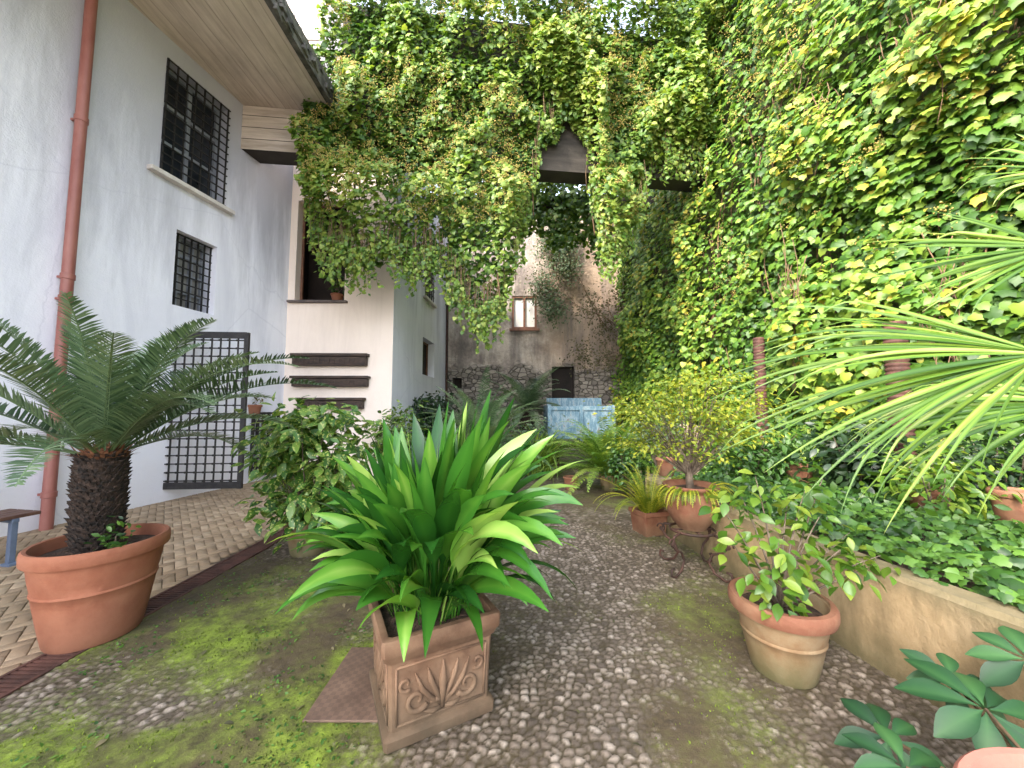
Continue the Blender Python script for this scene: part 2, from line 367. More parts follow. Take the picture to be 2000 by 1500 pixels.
L['fatsia'] = leafmat('fatsia_leaf', [(0, (.006, .030, .010)), (.5, (.015, .066, .018)), (1, (.055, .145, .04))], .55, .12)
L['moss'] = leafmat('moss_tuft', [(0, (.05, .06, .009)), (.5, (.10, .14, .014)), (1, (.23, .32, .032))], .9, .3)
# ------------------------------------------------------------------ leaf templates
def fan_tpl(half):
    out = half+[(-x, y, z) for x, y, z in half[::-1] if abs(x) > 1e-6]
    V = np.array([(0, .42, .07)]+out); n = len(out)
    return V, np.array([(0, 1+k, 1+(k+1) % n) for k in range(n)])
IVY = fan_tpl([(0, .06, .05), (.22, -.06, -.02), (.48, .12, -.06), (.37, .36, 0), (.38, .56, -.07), (.17, .74, 0), (0, .98, -.10)])
def blade_tpl(wid, rows=4, curl=.18, fold=.12, pw=.9):
    V = []; Fc = []
    for i in range(rows+1):
        s = i/rows; w = wid*math.sin(PI*min(max(s, .02), .985)**pw); z = -curl*s*s
        V += [(-w, s, z+fold*w*2), (0, s, z), (w, s, z+fold*w*2)]
    for i in range(rows):
        a = i*3; Fc += [(a, a+1, a+4, a+3), (a+1, a+2, a+5, a+4)]
    return np.array(V), np.array(Fc)
OV = blade_tpl(.24); OVW = blade_tpl(.28, 4, .25, .15); SM = blade_tpl(.3, 2, .1, .2)
def octa():
    V = np.array([(1, 0, 0), (-1, 0, 0), (0, 1, 0), (0, -1, 0), (0, 0, 1), (0, 0, -1)], float)
    return V, np.array([(0, 2, 4), (2, 1, 4), (1, 3, 4), (3, 0, 4), (2, 0, 5), (1, 2, 5), (3, 1, 5), (0, 3, 5)])
OCT = octa()
def nrm(a): return a/(np.linalg.norm(a, axis=-1, keepdims=True)+1e-9)
def inst(tpl, P, T, N, S):
    V, Fc = tpl; N = nrm(N); T = nrm(T-(T*N).sum(1, keepdims=True)*N); X = np.cross(T, N)
    S = np.asarray(S)[:, None, None]
    out = P[:, None, :]+S*(V[None, :, 0:1]*X[:, None]+V[None, :, 1:2]*T[:, None]+V[None, :, 2:3]*N[:, None])
    m = len(V); fo = (Fc[None]+(np.arange(len(P))*m)[:, None, None]).reshape(-1, Fc.shape[1])
    return out.reshape(-1, 3), fo
def leaves(name, tpl, P, T, N, S, rnd, mat, parent=None, smooth=True, midrib=0):
    V, Fc = inst(tpl, P, T, N, S); R_ = np.repeat(rnd, len(tpl[0]))
    if midrib: R_ = np.clip(R_+np.tile(np.where(np.abs(tpl[0][:, 0]) < 1e-6, midrib, 0), len(P)), 0, 1)
    return fast(name, V, Fc, mat, parent, R_, smooth=smooth)
def rv(n, s=1.0): return RS.normal(0, s, (n, 3))
# strap leaf accumulators
class Straps:
    def __init__(s): s.V = []; s.F = []; s.R = []; s.n = 0
    def put(s, V, Fc, r):
        s.V.append(np.asarray(V)); s.F.append(np.asarray(Fc)+s.n); s.R.append(np.full(len(V), r) if np.isscalar(r) else r); s.n += len(V)
    def strap(s, p0, phi, e0, L_, Wd, bend, pet=.3, nseg=10, fold=.25, twist=0., pw=1.7, pf=.85, thin=.004, r=None, mid=.0):
        p = np.array(p0, float); rows = []; ds = L_/nseg; rr = []
        r = RS.rand() if r is None else r
        for i in range(nseg+1):
            t = i/nseg; e = e0-bend*t**pw
            d = np.array([math.cos(e)*math.cos(phi), math.cos(e)*math.sin(phi), math.sin(e)])
            sd = np.array([-math.sin(phi), math.cos(phi), 0]); n = np.cross(d, sd)
            tw = twist*t; sd2 = sd*math.cos(tw)+n*math.sin(tw); n2 = np.cross(d, sd2)
            q = (t-pet)/(1-pet)
            w = thin if q <= 0 else max(thin if q < .5 else .0008, Wd*max(0, math.sin(PI*min(q, .995)**pf))**.85)
            rows += [p-sd2*w+n2*fold*w, p.copy(), p+sd2*w+n2*fold*w]
            rr += [r-.05, min(1, r+mid), r+.04]
            p = p+d*ds
        Fc = []
        for i in range(nseg):
            a = i*3; Fc += [(a, a+1, a+4, a+3), (a+1, a+2, a+5, a+4)]
        s.put(rows, Fc, np.clip(np.array(rr), 0, 1))
    def frond(s, p0, phi, e0, L_, bend, npair, ll, lw, vee=.3, fwd=.45, start=.12, pw=1.5, droop=.25, rach=.006, r=None, prof=.7):
        N_ = 24; p = np.array(p0, float); ps = []; ds_ = []; sd = np.array([-math.sin(phi), math.cos(phi), 0])
        for i in range(N_+1):
            t = i/N_; e = e0-bend*t**pw
            d = np.array([math.cos(e)*math.cos(phi), math.cos(e)*math.sin(phi), math.sin(e)])
            ps.append(p.copy()); ds_.append(d); p = p+d*L_/N_
        ps = np.array(ps); ds_ = np.array(ds_); r0 = RS.rand() if r is None else r
        up = np.cross(ds_, sd); w = rach*(1-.75*np.linspace(0, 1, N_+1))[:, None]
        V = np.stack([ps-sd*w, ps+up*w, ps+sd*w], 1).reshape(-1, 3); Fc = []
        for i in range(N_):
            a = i*3; Fc += [(a, a+1, a+4, a+3), (a+1, a+2, a+5, a+4)]
        s.put(V, Fc, min(1, r0+.35))
        ts = np.linspace(start, .985, npair)
        for sg in (-1, 1):
            tt = ts+RS.uniform(-.4, .4, npair)*(1-start)/npair; x = np.clip(tt, 0, .999)*N_; i0 = x.astype(int); fr = (x-i0)[:, None]
            P = ps[i0]*(1-fr)+ps[i0+1]*fr; D = ds_[i0]; U = np.cross(D, sd)
            l = (ll*np.sin(PI*np.clip((tt-start*.6)/(1-start*.6), .04, .97)**prof)**.6*RS.uniform(.88, 1.08, npair))[:, None]
            dr = nrm(D*fwd+sg*sd*.85+U*vee+RS.normal(0, .06, (npair, 3)))
            A = P; B = P+dr*l*.55; C = P+nrm(dr-np.array([0, 0, droop]))*l
            wv = D*lw
            V = np.stack([A-wv*.7, A+wv*.7, B-wv, B+wv, C+D*lw*.1], 1).reshape(-1, 3)
            b = np.arange(npair)[:, None]*5
            s.put(V, b+np.array([[0, 1, 3, 2]]), np.repeat(np.clip(r0+RS.normal(0, .12, npair), 0, 1), 5))
            s.F.append(np.concatenate([b+np.array([[2, 3, 4]])], 0)+s.n-len(V))
    def build(s, name, mat, parent, smooth=True):
        q = [f for f in s.F if f.shape[1] == 4]; t = [f for f in s.F if f.shape[1] == 3]
        Fl = ([np.concatenate(q)] if q else [])+([np.concatenate(t)] if t else [])
        return fast(name, np.concatenate(s.V), Fl, mat, parent, np.concatenate(s.R), smooth=smooth)
# ------------------------------------------------------------------ SETTING : ground
mb = MB(); mb.quad((-300, -300, -.06), (300, -300, -.06), (300, 300, -.06), (-300, 300, -.06))
o = mb.build('ground', M['ground']); tag(o, 'bare earth ground around and below the courtyard', 'ground', kind='structure')
def greenf(X, Y):
    return np.clip(sst(-.3, -.8, X)*sst(4.2, 2.6, Y)*sst(1.2, 1.7, Y)*np.clip((fbm(X*1.6+4, Y*1.6+2, 4)-.33)*5, 0, 1)+.40*sst(.7, 1.2, X)*np.clip((fbm(X*1.6+14, Y*1.6+2, 4)-.46)*5, 0, 1), 0, 1)
def cob(X, Y):
    s = .047; u = X/s+.35*vn(X*3, Y*3); v = Y/(s*.85)+.35*vn(X*3+40, Y*3)
    ui = np.floor(u).astype(int); vi = np.floor(v).astype(int)
    f1 = np.full(X.shape, 9.); f2 = np.full(X.shape, 9.); cid = np.zeros(X.shape)
    J1 = np.random.RandomState(1).rand(512, 512); J2 = np.random.RandomState(2).rand(512, 512); J3 = np.random.RandomState(4).rand(512, 512)
    for a in (-1, 0, 1):
        for b in (-1, 0, 1):
            i = (ui+a) % 512; j = (vi+b) % 512
            d = np.hypot(ui+a+.05+.9*J1[i, j]-u, vi+b+.05+.9*J2[i, j]-v)
            lt = d < f1
            f2 = np.where(lt, f1, np.minimum(f2, d)); cid = np.where(lt, J3[i, j], cid); f1 = np.where(lt, d, f1)
    e = f2-f1; g = sst(.08, .34, e)
    h = np.sqrt(np.clip((e-.04)/.75, 0, 1))*(.008+.011*cid)
    m = fbm(X*1.1+3, Y*1.1+8, 5)
    wgt = .36*sst(-.35, -1.1, X)*sst(4.8, 3.0, Y)+.20*sst(.75, 1.4, X)+.06*sst(1.75, 1.2, Y)+.46*sst(-.9, -1.5, X)*sst(2.2, 1.75, Y)
    dry = .75*np.exp(-(((X+1.80)/.20)**2+((Y-1.98)/.12)**2))+.55*np.exp(-(((X+1.95)/.40)**2+((Y-3.55)/.30)**2))
    m = np.clip((m-.5)*2.2+.32+wgt-dry-.18*np.exp(-((X-.35)/.5)**2), 0, 1)
    fine = fbm(X*22, Y*22, 3)
    h = np.where(m > .35, np.maximum(h*(1-.35*m), (m-.35)*.022*(.3+fine)), h)+.004*fbm(X*3, Y*3, 2)
    return h+.012*fbm(X*.8, Y*.8, 2), cid, g, m
def sheet(name, x0, x1, y0, y1, res, label):
    nx = int((x1-x0)/res)+1; ny = int((y1-y0)/res)+1
    X, Y = np.meshgrid(np.linspace(x0, x1, nx), np.linspace(y0, y1, ny)); X = X.ravel(); Y = Y.ravel()
    h, c, g, m = cob(X, Y)
    idx = np.arange(nx*ny).reshape(ny, nx)
    Fc = np.stack([idx[:-1, :-1], idx[:-1, 1:], idx[1:, 1:], idx[1:, :-1]], -1).reshape(-1, 4)
    o = fast(name, np.stack([X, Y, h], 1), Fc, M['cobble'], None, attrs={'cell': c, 'gap': g, 'moss': m, 'green': greenf(X, Y)}, smooth=True)
    return tag(o, label, 'paving', kind='structure')
sheet('cobbled_ground', -2.72, 2.45, .9, 5.2, .011, 'mossy pebble cobbles across the near courtyard floor')
sheet('cobbled_path', -2.72, 5.4, 5.2, 14.2, .04, 'far stretch of pebble cobbles below the back wall')
# moss tufts
n = 90000; X = RS.uniform(-2.7, 2.3, n); Y = RS.uniform(1.0, 4.6, n)**1.0; h, c, g, m = cob(X, Y)
k = RS.rand(n) < np.clip((m-.36)*1.5, 0, 1)*np.clip(fbm(X*6, Y*6, 3)*2.6-.8, 0, 1)*(.2+.8*greenf(X, Y)); X = X[k]; Y = Y[k]; h = h[k]; n = len(X)
P = np.stack([X, Y, h-.002], 1); up = np.array([[0, 0, 1.]])+rv(n, .55); up[:, 2] = np.abs(up[:, 2])
o = leaves('moss', SM, P, up, rv(n), RS.uniform(.006, .018, n), np.clip(RS.rand(n)*.5+fbm(X*3, Y*3, 3)*.9-.2, 0, 1), L['moss'], smooth=False)
tag(o, 'short green moss growing between the pebbles', 'moss', kind='stuff')
# small weeds in the mossy left part
n = 2600; X = RS.uniform(-2.6, -.7, n); Y = RS.uniform(1.3, 3.6, n); k = fbm(X*2.4+9, Y*2.4, 3) > .55; X = X[k]; Y = Y[k]; n = len(X)
P = np.stack([X, Y, cob(X, Y)[0]+.004], 1); T = rv(n); T[:, 2] = np.abs(T[:, 2])*.4+.1
o = leaves('weeds', OVW, P, T, np.array([[0, 0, 1.]])+rv(n, .25), RS.uniform(.012, .03, n), RS.rand(n)*.8+.2, L['ivybed'])
tag(o, 'tiny leafy weeds scattered over the moss at left', 'weeds', kind='stuff')
# fallen leaves
n = 160; X = RS.uniform(-2.6, 2.0, n); Y = RS.uniform(1.3, 5, n); P = np.stack([X, Y, cob(X, Y)[0]+.012], 1); T = rv(n); T[:, 2] *= .1
o = leaves('fallen_leaves', OVW, P, T, np.array([[0, 0, 1.]])+rv(n, .3), RS.uniform(.02, .045, n), RS.rand(n), L['dry']); tag(o, 'dry brown fallen leaf bits strewn over the cobbles', 'leaf litter', kind='stuff')
# herringbone bricks
mb = MB(); mb.quad((-9, -3, -.012), (-2.72, -3, -.012), (-2.72, 9.2, -.012), (-9, 9.2, -.012))
o = mb.build('paving_bed', M['mortar']); tag(o, 'dark earthy joint bed below the brick paving', 'paving', kind='structure')
bv = []; bf = []; br = []; w = .088; g = .005; an = math.radians(43); ca, sa = math.cos(an), math.sin(an)
for j in range(-130, 130):
    for m_ in range(-60, 60):
        for (x0, y0, sx, sy) in ((j+4*m_, j, 2, 1), (j+4*m_+2, j-1, 1, 2)):
            cx, cy = (x0+sx/2)*w, (y0+sy/2)*w; wx = cx*ca-cy*sa-5; wy = cx*sa+cy*ca+4
            if not (-7.6 < wx < -2.98 and .6 < wy < 9.0) or wx < -7.2+.1835*wy: continue
            z = .003*random.random()+.008*float(vn(wx*1.3, wy*1.3)); tz = random.uniform(-.0015, .0015)
            b0 = len(bv)
            for (ins, zz) in ((0, -.02), (0, z-.005), (.006, z)):
                for (qx, qy) in ((-1, -1), (1, -1), (1, 1), (-1, 1)):
                    lx = cx+qx*(sx*w/2-g/2-ins); ly = cy+qy*(sy*w/2-g/2-ins)
                    bv.append((lx*ca-ly*sa-5, lx*sa+ly*ca+4, zz+tz*qx))
            for r_ in (0, 4):
                bf += [(b0+r_+i, b0+r_+(i+1) % 4, b0+r_+4+(i+1) % 4, b0+r_+4+i) for i in range(4)]
            bf.append((b0+8, b0+9, b0+10, b0+11)); br += [random.random()]*12
o = fast('brick_paving', np.array(bv), np.array(bf), M['brick'], None, np.array(br)); tag(o, 'worn pale herringbone brick paving along the white house', 'paving', kind='structure')
# drain grate
t = thing('drain_grate', (-2.82, 4, 0), 'long rusty slotted drain grate between brick paving and cobbles', 'drain grate')
mb = MB(); gx = -2.83
for sx in (-.1, .1): mb.box((gx+sx, 4.6, .008), (.022, 8.2, .03))
mb.build('frame', M['rust'], t)
mb = MB(); y = .55
while y < 8.7:
    mb.box((gx, y, .010), (.178, .017, .02)); y += .033
mb.build('slats', M['rust'], t)
# tread plate
o = MB().box((-.70, 2.2, .024), (.66, .56, .012)).build('tread_plate', M['plate'], bevel=.003); tag(o, 'rusty brown tread plate lying under the square terracotta planter', 'metal plate')
# ------------------------------------------------------------------ WHITE HOUSE
LA, LB = -7.057, .1835; LK = math.hypot(1, LB)
LU = np.array([LB, 1, 0])/LK; LN = np.array([1, -LB, 0])/LK; LO = np.array([LA, 0, 0]); Z = np.array([0, 0, 1.])
def lu(px, py): c = onX(px, py, LA, LB); return c[1]*LK, c[2]
def holed(mb, O, U, N, u0, u1, z0, z1, th, holes):
    us = sorted({u0, u1, *[h[0] for h in holes], *[h[1] for h in holes]}); zs = sorted({z0, z1, *[h[2] for h in holes], *[h[3] for h in holes]})
    P = lambda u, z, w: O+U*u+Z*z+N*w
    for i in range(len(us)-1):
        for j in range(len(zs)-1):
            uc, zc = (us[i]+us[i+1])/2, (zs[j]+zs[j+1])/2
            if any(h[0] < uc < h[1] and h[2] < zc < h[3] for h in holes): continue
            for w_ in (0, -th):
                mb.quad(P(us[i], zs[j], w_), P(us[i+1], zs[j], w_), P(us[i+1], zs[j+1], w_), P(us[i], zs[j+1], w_))
    for a, b, c, d in holes:
        mb.quad(P(a, c, 0), P(b, c, 0), P(b, c, -th), P(a, c, -th)); mb.quad(P(a, d, 0), P(b, d, 0), P(b, d, -th), P(a, d, -th))
        mb.quad(P(a, c, 0), P(a, d, 0), P(a, d, -th), P(a, c, -th)); mb.quad(P(b, c, 0), P(b, d, 0), P(b, d, -th), P(b, c, -th))
    mb.quad(P(u0, z1, 0), P(u1, z1, 0), P(u1, z1, -th), P(u0, z1, -th))
    for u in (u0, u1): mb.quad(P(u, z0, 0), P(u, z1, 0), P(u, z1, -th), P(u, z0, -th))
def bar(mb, O, U, N, u, z, w, su, sz, sw):   # box centred at u,z,w in wall coordinates
    mb.obox(O+U*(u-su/2)+Z*(z-sz/2)+N*(w-sw/2), U*su, Z*sz, N*sw)
def grille(mb, O, U, N, u0, u1, z0, z1, nu, nv, w, s=.022):
    for i in range(nu+1): bar(mb, O, U, N, u0+(u1-u0)*i/nu, (z0+z1)/2, w, s, z1-z0+.06, s)
    for j in range(nv+1): bar(mb, O, U, N, (u0+u1)/2, z0+(z1-z0)*j/nv, w+s*.8, u1-u0+.06, s*.9, s*.9)
def framed(mb, O, U, N, u0, u1, z0, z1, w, t=.06, d=.05, mull=1, trans=0):
    for u in [u0+t/2, u1-t/2]+[u0+(u1-u0)*(i+1)/(mull+1) for i in range(mull)]: bar(mb, O, U, N, u, (z0+z1)/2, w, t, z1-z0, d)
    for z in [z0+t/2, z1-t/2]+[z0+(z1-z0)*(i+1)/(trans+1) for i in range(trans)]: bar(mb, O, U, N, (u0+u1)/2, z, w+.002, u1-u0, t*.9, d)
house = thing('white_house', (-5.6, 7, 0), 'tall white plastered house on the left with barred windows and deep concrete eave', 'house')
a1 = lu(318, 115); a2 = lu(318, 340); a3 = lu(440, 205); a4 = lu(440, 405)
W1 = ((a1[0]+a2[0])/2, (a3[0]+a4[0])/2, (a2[1]+a4[1])/2, (a1[1]+a3[1])/2)
a1 = lu(343, 445); a2 = lu(338, 597); a3 = lu(427, 485); a4 = lu(415, 613)
W2 = ((a1[0]+a2[0])/2, (a3[0]+a4[0])/2, (a2[1]+a4[1])/2, (a1[1]+a3[1])/2)
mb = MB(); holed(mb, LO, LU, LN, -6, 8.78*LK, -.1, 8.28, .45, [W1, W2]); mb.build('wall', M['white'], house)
def window(O, U, N, R_, depth, gm, nu, nv, gw, sill, fm, pm, mull=1, trans=0, gs=.022, sillm='stonesill'):
    u0, u1, z0, z1 = R_
    f = MB(); framed(f, O, U, N, u0, u1, z0, z1, -depth, mull=mull, trans=trans); f = f.build('window', fm, house)
    p = MB(); bar(p, O, U, N, (u0+u1)/2, (z0+z1)/2, -depth-.04, u1-u0, z1-z0, .02); p.build('pane', pm, f)
    if nu:
        g = MB(); grille(g, O, U, N, u0+.01, u1-.01, z0+.02, z1-.02, nu, nv, gw, gs); g.build('grille', gm, f)
    if sill:
        s = MB(); bar(s, O, U, N, (u0+u1)/2, z0-.045, .045, u1-u0+.36, .075, .14); s.build('sill', M[sillm], f, bevel=.008)
    return f
window(LO, LU, LN, W1, .22, M['iron'], 7, 13, .03, True, M['framegrey'], M['glassdark'], 1, 2, .022)
window(LO, LU, LN, W2, .30, M['iron'], 6, 9, -.14, False, M['framegrey'], M['shutter'], 2, 3, .022)
# front-facing wall
FA = np.array([-5.46, 8.78, 0.]); FB = np.array([-2.88, 8.82, 0.]); FU = nrm(FB-FA); FN = np.array([FU[1], -FU[0], 0]); FL = np.linalg.norm(FB-FA)
def fu(px, py):
    c = W(px, py, 8.8); return (c-FA) @ FU, c[2]
a = fu(584, 392); b = fu(672, 588); W3 = (a[0], b[0], b[1], a[1])
mb = MB(); holed(mb, FA, FU, FN, 0.002, FL, -.1, 9.0, .30, [W3]); mb.build('wall', M['cream'], house)
f = MB(); framed(f, FA, FU, FN, W3[0], W3[1], W3[2], W3[3], -.25, t=.05, mull=0); f = f.build('window', M['winwood'], house)
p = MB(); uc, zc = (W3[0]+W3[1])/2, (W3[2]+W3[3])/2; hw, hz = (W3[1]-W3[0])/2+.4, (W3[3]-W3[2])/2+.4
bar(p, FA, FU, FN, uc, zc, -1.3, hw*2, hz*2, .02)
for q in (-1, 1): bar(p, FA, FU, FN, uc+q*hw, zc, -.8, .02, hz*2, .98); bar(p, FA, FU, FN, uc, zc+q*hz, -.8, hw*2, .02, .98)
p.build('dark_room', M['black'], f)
s = MB(); bar(s, FA, FU, FN, uc-.02, W3[2]-.03, .03, W3[1]-W3[0]+.22, .05, .16); s.build('sill', M['darksill'], f, bevel=.006)
# side wall going back
SB = (-.18*14.2-(-2.88))/(14.2-8.82); SA = -2.88-SB*8.82; SKK = math.hypot(1, SB)
SU = np.array([SB, 1, 0])/SKK; SN = np.array([1, -SB, 0])/SKK; SO = np.array([SA, 0, 0])
def su(px, py): c = onX(px, py, SA, SB); return c[1]*SKK, c[2]
a = su(831, 515); b = su(845, 588); W4 = (a[0], b[0], su(838, 588)[1], su(838, 512)[1])
a = su(826, 668); b = su(848, 733); W5 = (a[0], b[0], su(838, 735)[1], su(838, 665)[1])
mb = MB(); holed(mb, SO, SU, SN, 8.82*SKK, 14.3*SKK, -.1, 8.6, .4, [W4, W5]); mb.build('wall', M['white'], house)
window(SO, SU, SN, W4, .12, M['iron'], 4, 6, .03, True, M['framegrey'], M['glassdark'], 1, 1)
window(SO, SU, SN, W5, .25, M['iron'], 0, 0, 0, False, M['winwood'], M['black'], 0, 0)  # its pane is a black sheet painted as shade in an open hole
# eave slab
mb = MB(); zs = 8.0; pts = [(LA-LB*5-.1, -5), (-3.9, -5), (-3.9, 7.6), (LA+LB*7.6-.1, 7.6)]
vs = [(x, y, zs) for x, y in pts]+[(x, y, zs+.32) for x, y in pts]
mb.add(vs, [(0, 1, 2, 3), (4, 5, 6, 7), (0, 1, 5, 4), (1, 2, 6, 5), (2, 3, 7, 6), (3, 0, 4, 7)]); eav = mb.build('eave', M['board'], house)
mb = MB(); mb.box((-3.84, 1.3, 8.18), (.11, 12.6, .42))
for k_ in range(60):
    mb.box((-3.80, random.uniform(2, 7.5), 8.0+random.uniform(-.03, .3)), (random.uniform(.03, .10), random.uniform(.1, .4), random.uniform(.04, .12)), Matrix.Rotation(random.random()*.3, 3, 'Z'))
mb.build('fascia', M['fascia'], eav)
# downpipe
pb = G(72, 1035); pipe = thing('downpipe', (pb[0], pb[1], 0), 'reddish brown metal downpipe running up the white wall at left', 'downpipe')
px_, py_ = pb[0]+.10*LN[0]+.02, pb[1]
MB().tube([(px_, py_, -.02), (px_, py_, 3.9), (px_, py_, 8.0)], .062, 20).build('pipe', M['copper'], pipe, 40)
for z in (.45, 3.05, 3.35, 5.6):
    mb = MB(); mb.lathe([(.063, -.04), (.072, -.035), (.072, .035), (.063, .04)], (px_, py_, z), 20); mb.box((px_-.09, py_, z), (.12, .03, .03)); mb.build('clamp', M['copper'], pipe, 40)
# pink building above
t = thing('pink_house', (-6.6, 12, 0), 'pale pink upper storey rising behind the eave at top left', 'house')
MB().box((-8.0, 12, 8), (4.1, 2.5, 16.8)).build('wall', M['pink'], t)
mb = MB()
for q in range(5): mb.box((-6.1-.25*q, 10.735, 14.6), (.05, .03, 3.0))
mb.box((-6.7, 10.73, 13.1), (1.5, .06, .09)); mb.build('railing', M['shutter'], t)
# carved beams on the front wall
for i, (y0, y1, x0, x1) in enumerate(((693, 717, 575, 722), (736, 757, 574, 724), (778, 800, 585, 715))):
    a = fu(x0, y1); b = fu(x1, y0); cz = (a[1]+b[1])/2; hh = b[1]-a[1]; cu = (a[0]+b[0])/2; ln = b[0]-a[0]
    loc = FA+FU*cu+Z*cz+FN*.1
    t = thing('carved_beam', loc, ['dark carved wooden beam on the cream wall, topmost of three', 'dark carved wooden beam on the cream wall, middle of three', 'dark carved wooden beam on the cream wall, lowest of three behind the bush'][i], 'wooden beam', 'carved beams on the cream wall')
    mb = MB(); bar(mb, FA, FU, FN, cu, cz-.02, .09, ln*.96, hh*.72, .16); mb.build('beam', M['wood'], t, bevel=.012)
    mb = MB(); bar(mb, FA, FU, FN, cu, cz+hh*.43, .10, ln, hh*.22, .2)
    for q in range(15): bar(mb, FA, FU, FN, cu-ln*.45+ln*.9*q/14, cz-.02, .175, .05, hh*.45, .02)
    mb.build('moulding', M['wood'], t, bevel=.006)
# iron gate
gl = W(309, 955, 6.35); gr = W(468, 955, 6.45); gt = W(478, 650, 6.45)[2]; gb = .2
GU = nrm(np.array([gr[0]-gl[0], gr[1]-gl[1], 0])); GN = np.array([GU[1], -GU[0], 0]); GLn = math.hypot(gr[0]-gl[0], gr[1]-gl[1]); GO = np.array([gl[0], gl[1], 0])
gate = thing('iron_gate', (gl[0], gl[1], 0), 'heavy black iron lattice gate standing open against the white house', 'gate')
mb = MB()
for u in (0, GLn): bar(mb, GO, GU, GN, u, (gb+gt)/2, 0, .075, gt-gb, .05)
for z in (gb+.06, gt-.05): bar(mb, GO, GU, GN, GLn/2, z, .003, GLn, .11, .05)
mb.build('frame', M['iron'], gate)
mb = MB(); nu, nv = 9, 19
for i in range(1, nu): bar(mb, GO, GU, GN, GLn*i/nu, (gb+gt)/2, 0, .020, gt-gb-.1, .020)
for j in range(1, nv): bar(mb, GO, GU, GN, GLn/2, gb+(gt-gb)*j/nv, .019, GLn-.05, .021, .018)
for i in range(1, nu):
    for j in range(1, nv): bar(mb, GO, GU, GN, GLn*i/nu, gb+(gt-gb)*j/nv, .03, .034, .034, .014)
mb.build('lattice', M['iron'], gate)
mb = MB(); bar(mb, GO, GU, GN, -.06, .14, 0, .09, .30, .09); mb.build('hinge_post', M['oldiron'], gate)
c = G(297, 972); o = MB().box((c[0], c[1], .06), (.26, .14, .12)).build('stone_block', M['whitestone'], bevel=.012); tag(o, 'small white block on the paving at the foot of the gate', 'block')
# second gate leaf glimpsed by the corner
t = thing('iron_gate', W(500, 930, 7.9)*np.array([1, 1, 0]), 'narrow dark iron gate leaf edge near the house corner, right of the lattice gate', 'gate')
O2 = W(487, 930, 7.9); O2[2] = 0; U2 = nrm(np.array([.35, .94, 0])); N2 = np.array([U2[1], -U2[0], 0])
mb = MB(); framed(mb, O2, U2, N2, 0, .62, .12, 1.5, 0, t=.05, d=.04, mull=4, trans=6); mb.build('lattice', M['iron'], t)
# bench
t = thing('garden_bench', (-5.25, 3.6, 0), 'brown slatted bench with blue grey legs at the left edge before the white wall', 'bench')
BU = nrm(np.array([LB, 1, 0])); BN = np.array([-BU[1], BU[0], 0])
e = G(74, 1098)
bo = np.array([e[0], e[1], 0])-BU*1.5+BN*.10
mb = MB()
for q in range(4): mb.obox(bo+BN*(.02+.115*q)+Z*.46, BU*1.56, BN*.1, Z*.035)
mb.build('seat', M['benchwood'], t, bevel=.006)
mb = MB()
for q in range(2): mb.obox(bo+BN*(.50+.03*q)+Z*(.60+.12*q), BU*1.40, BN*.03, Z*.09)
mb.build('backrest', M['benchwood'], t, bevel=.006)
for u in (.12, 1.36):
    mb = MB()
    mb.obox(bo+BU*u+BN*.03+Z*.02, BU*.05, BN*.05, Z*.44); mb.obox(bo+BU*u+BN*.42, BU*.05, BN*.05, Z*.46); mb.obox(bo+BU*u+BN*.02+Z*.42, BU*.05, BN*.46, Z*.04)
    mb.obox(bo+BU*u+BN*.5+Z*.4, BU*.05, BN*.03, Z*.42); mb.obox(bo+BU*(u-.02)+BN*-.02, BU*.09, BN*.12, Z*.03)
    mb.build('leg', M['bluegrey'], t, bevel=.006)
# ------------------------------------------------------------------ BACK WALL
BY = 14.2
bw = thing('back_wall', (1, BY, 0), 'old stained plaster and rubble stone wall closing the courtyard at the back', 'wall')
O = np.array([-2.6, BY, 0.]); U = np.array([1., 0, 0]); N = np.array([0, -1., 0])
a = W(1000, 642, BY); b = W(1048, 578, BY); R1 = (a[0]+2.6, b[0]+2.6, a[2], b[2])
a = W(1078, 748, BY); b = W(1122, 716, BY); R2 = (a[0]+2.6, b[0]+2.6, a[2]-1.4, b[2])
a = W(884, 758, BY); b = W(902, 738, BY); R3 = (a[0]+2.6, b[0]+2.6, a[2], b[2])
mb = MB(); holed(mb, O, U, N, 0, 7.6, -.1, 9.6, .4, [R1, R2, R3]); mb.build('wall', M['back'], bw)
f = MB(); framed(f, O, U, N, *R1, -.05, t=.08, mull=1, trans=0); f = f.build('window', M['winwood'], bw)
mb = MB(); bar(mb, O, U, N, (R1[0]+R1[1])/2, (R1[2]+R1[3])/2, -.1, R1[1]-R1[0], R1[3]-R1[2], .02); mb.build('pane', M['curtain'], f)
mb = MB(); bar(mb, O, U, N, (R1[0]+R1[1])/2, R1[2]-.05, .03, R1[1]-R1[0]+.2, .08, .14); mb.build('sill', M['winwood'], f)
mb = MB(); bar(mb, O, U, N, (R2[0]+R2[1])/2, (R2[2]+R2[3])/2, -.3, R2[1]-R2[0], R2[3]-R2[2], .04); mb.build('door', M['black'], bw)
mb = MB(); bar(mb, O, U, N, (R3[0]+R3[1])/2, (R3[2]+R3[3])/2, -.35, R3[1]-R3[0], R3[3]-R3[2], .04); mb.build('niche_back', M['black'], bw)  # black sheet, painted shade at the bottom of the niche
p0 = W(872, 760, 14.05); MB().tube([(p0[0], 14.05, 0), (p0[0], 14.05, 8)], .045, 10).build('drainpipe', M['oldiron'], bw, 40)
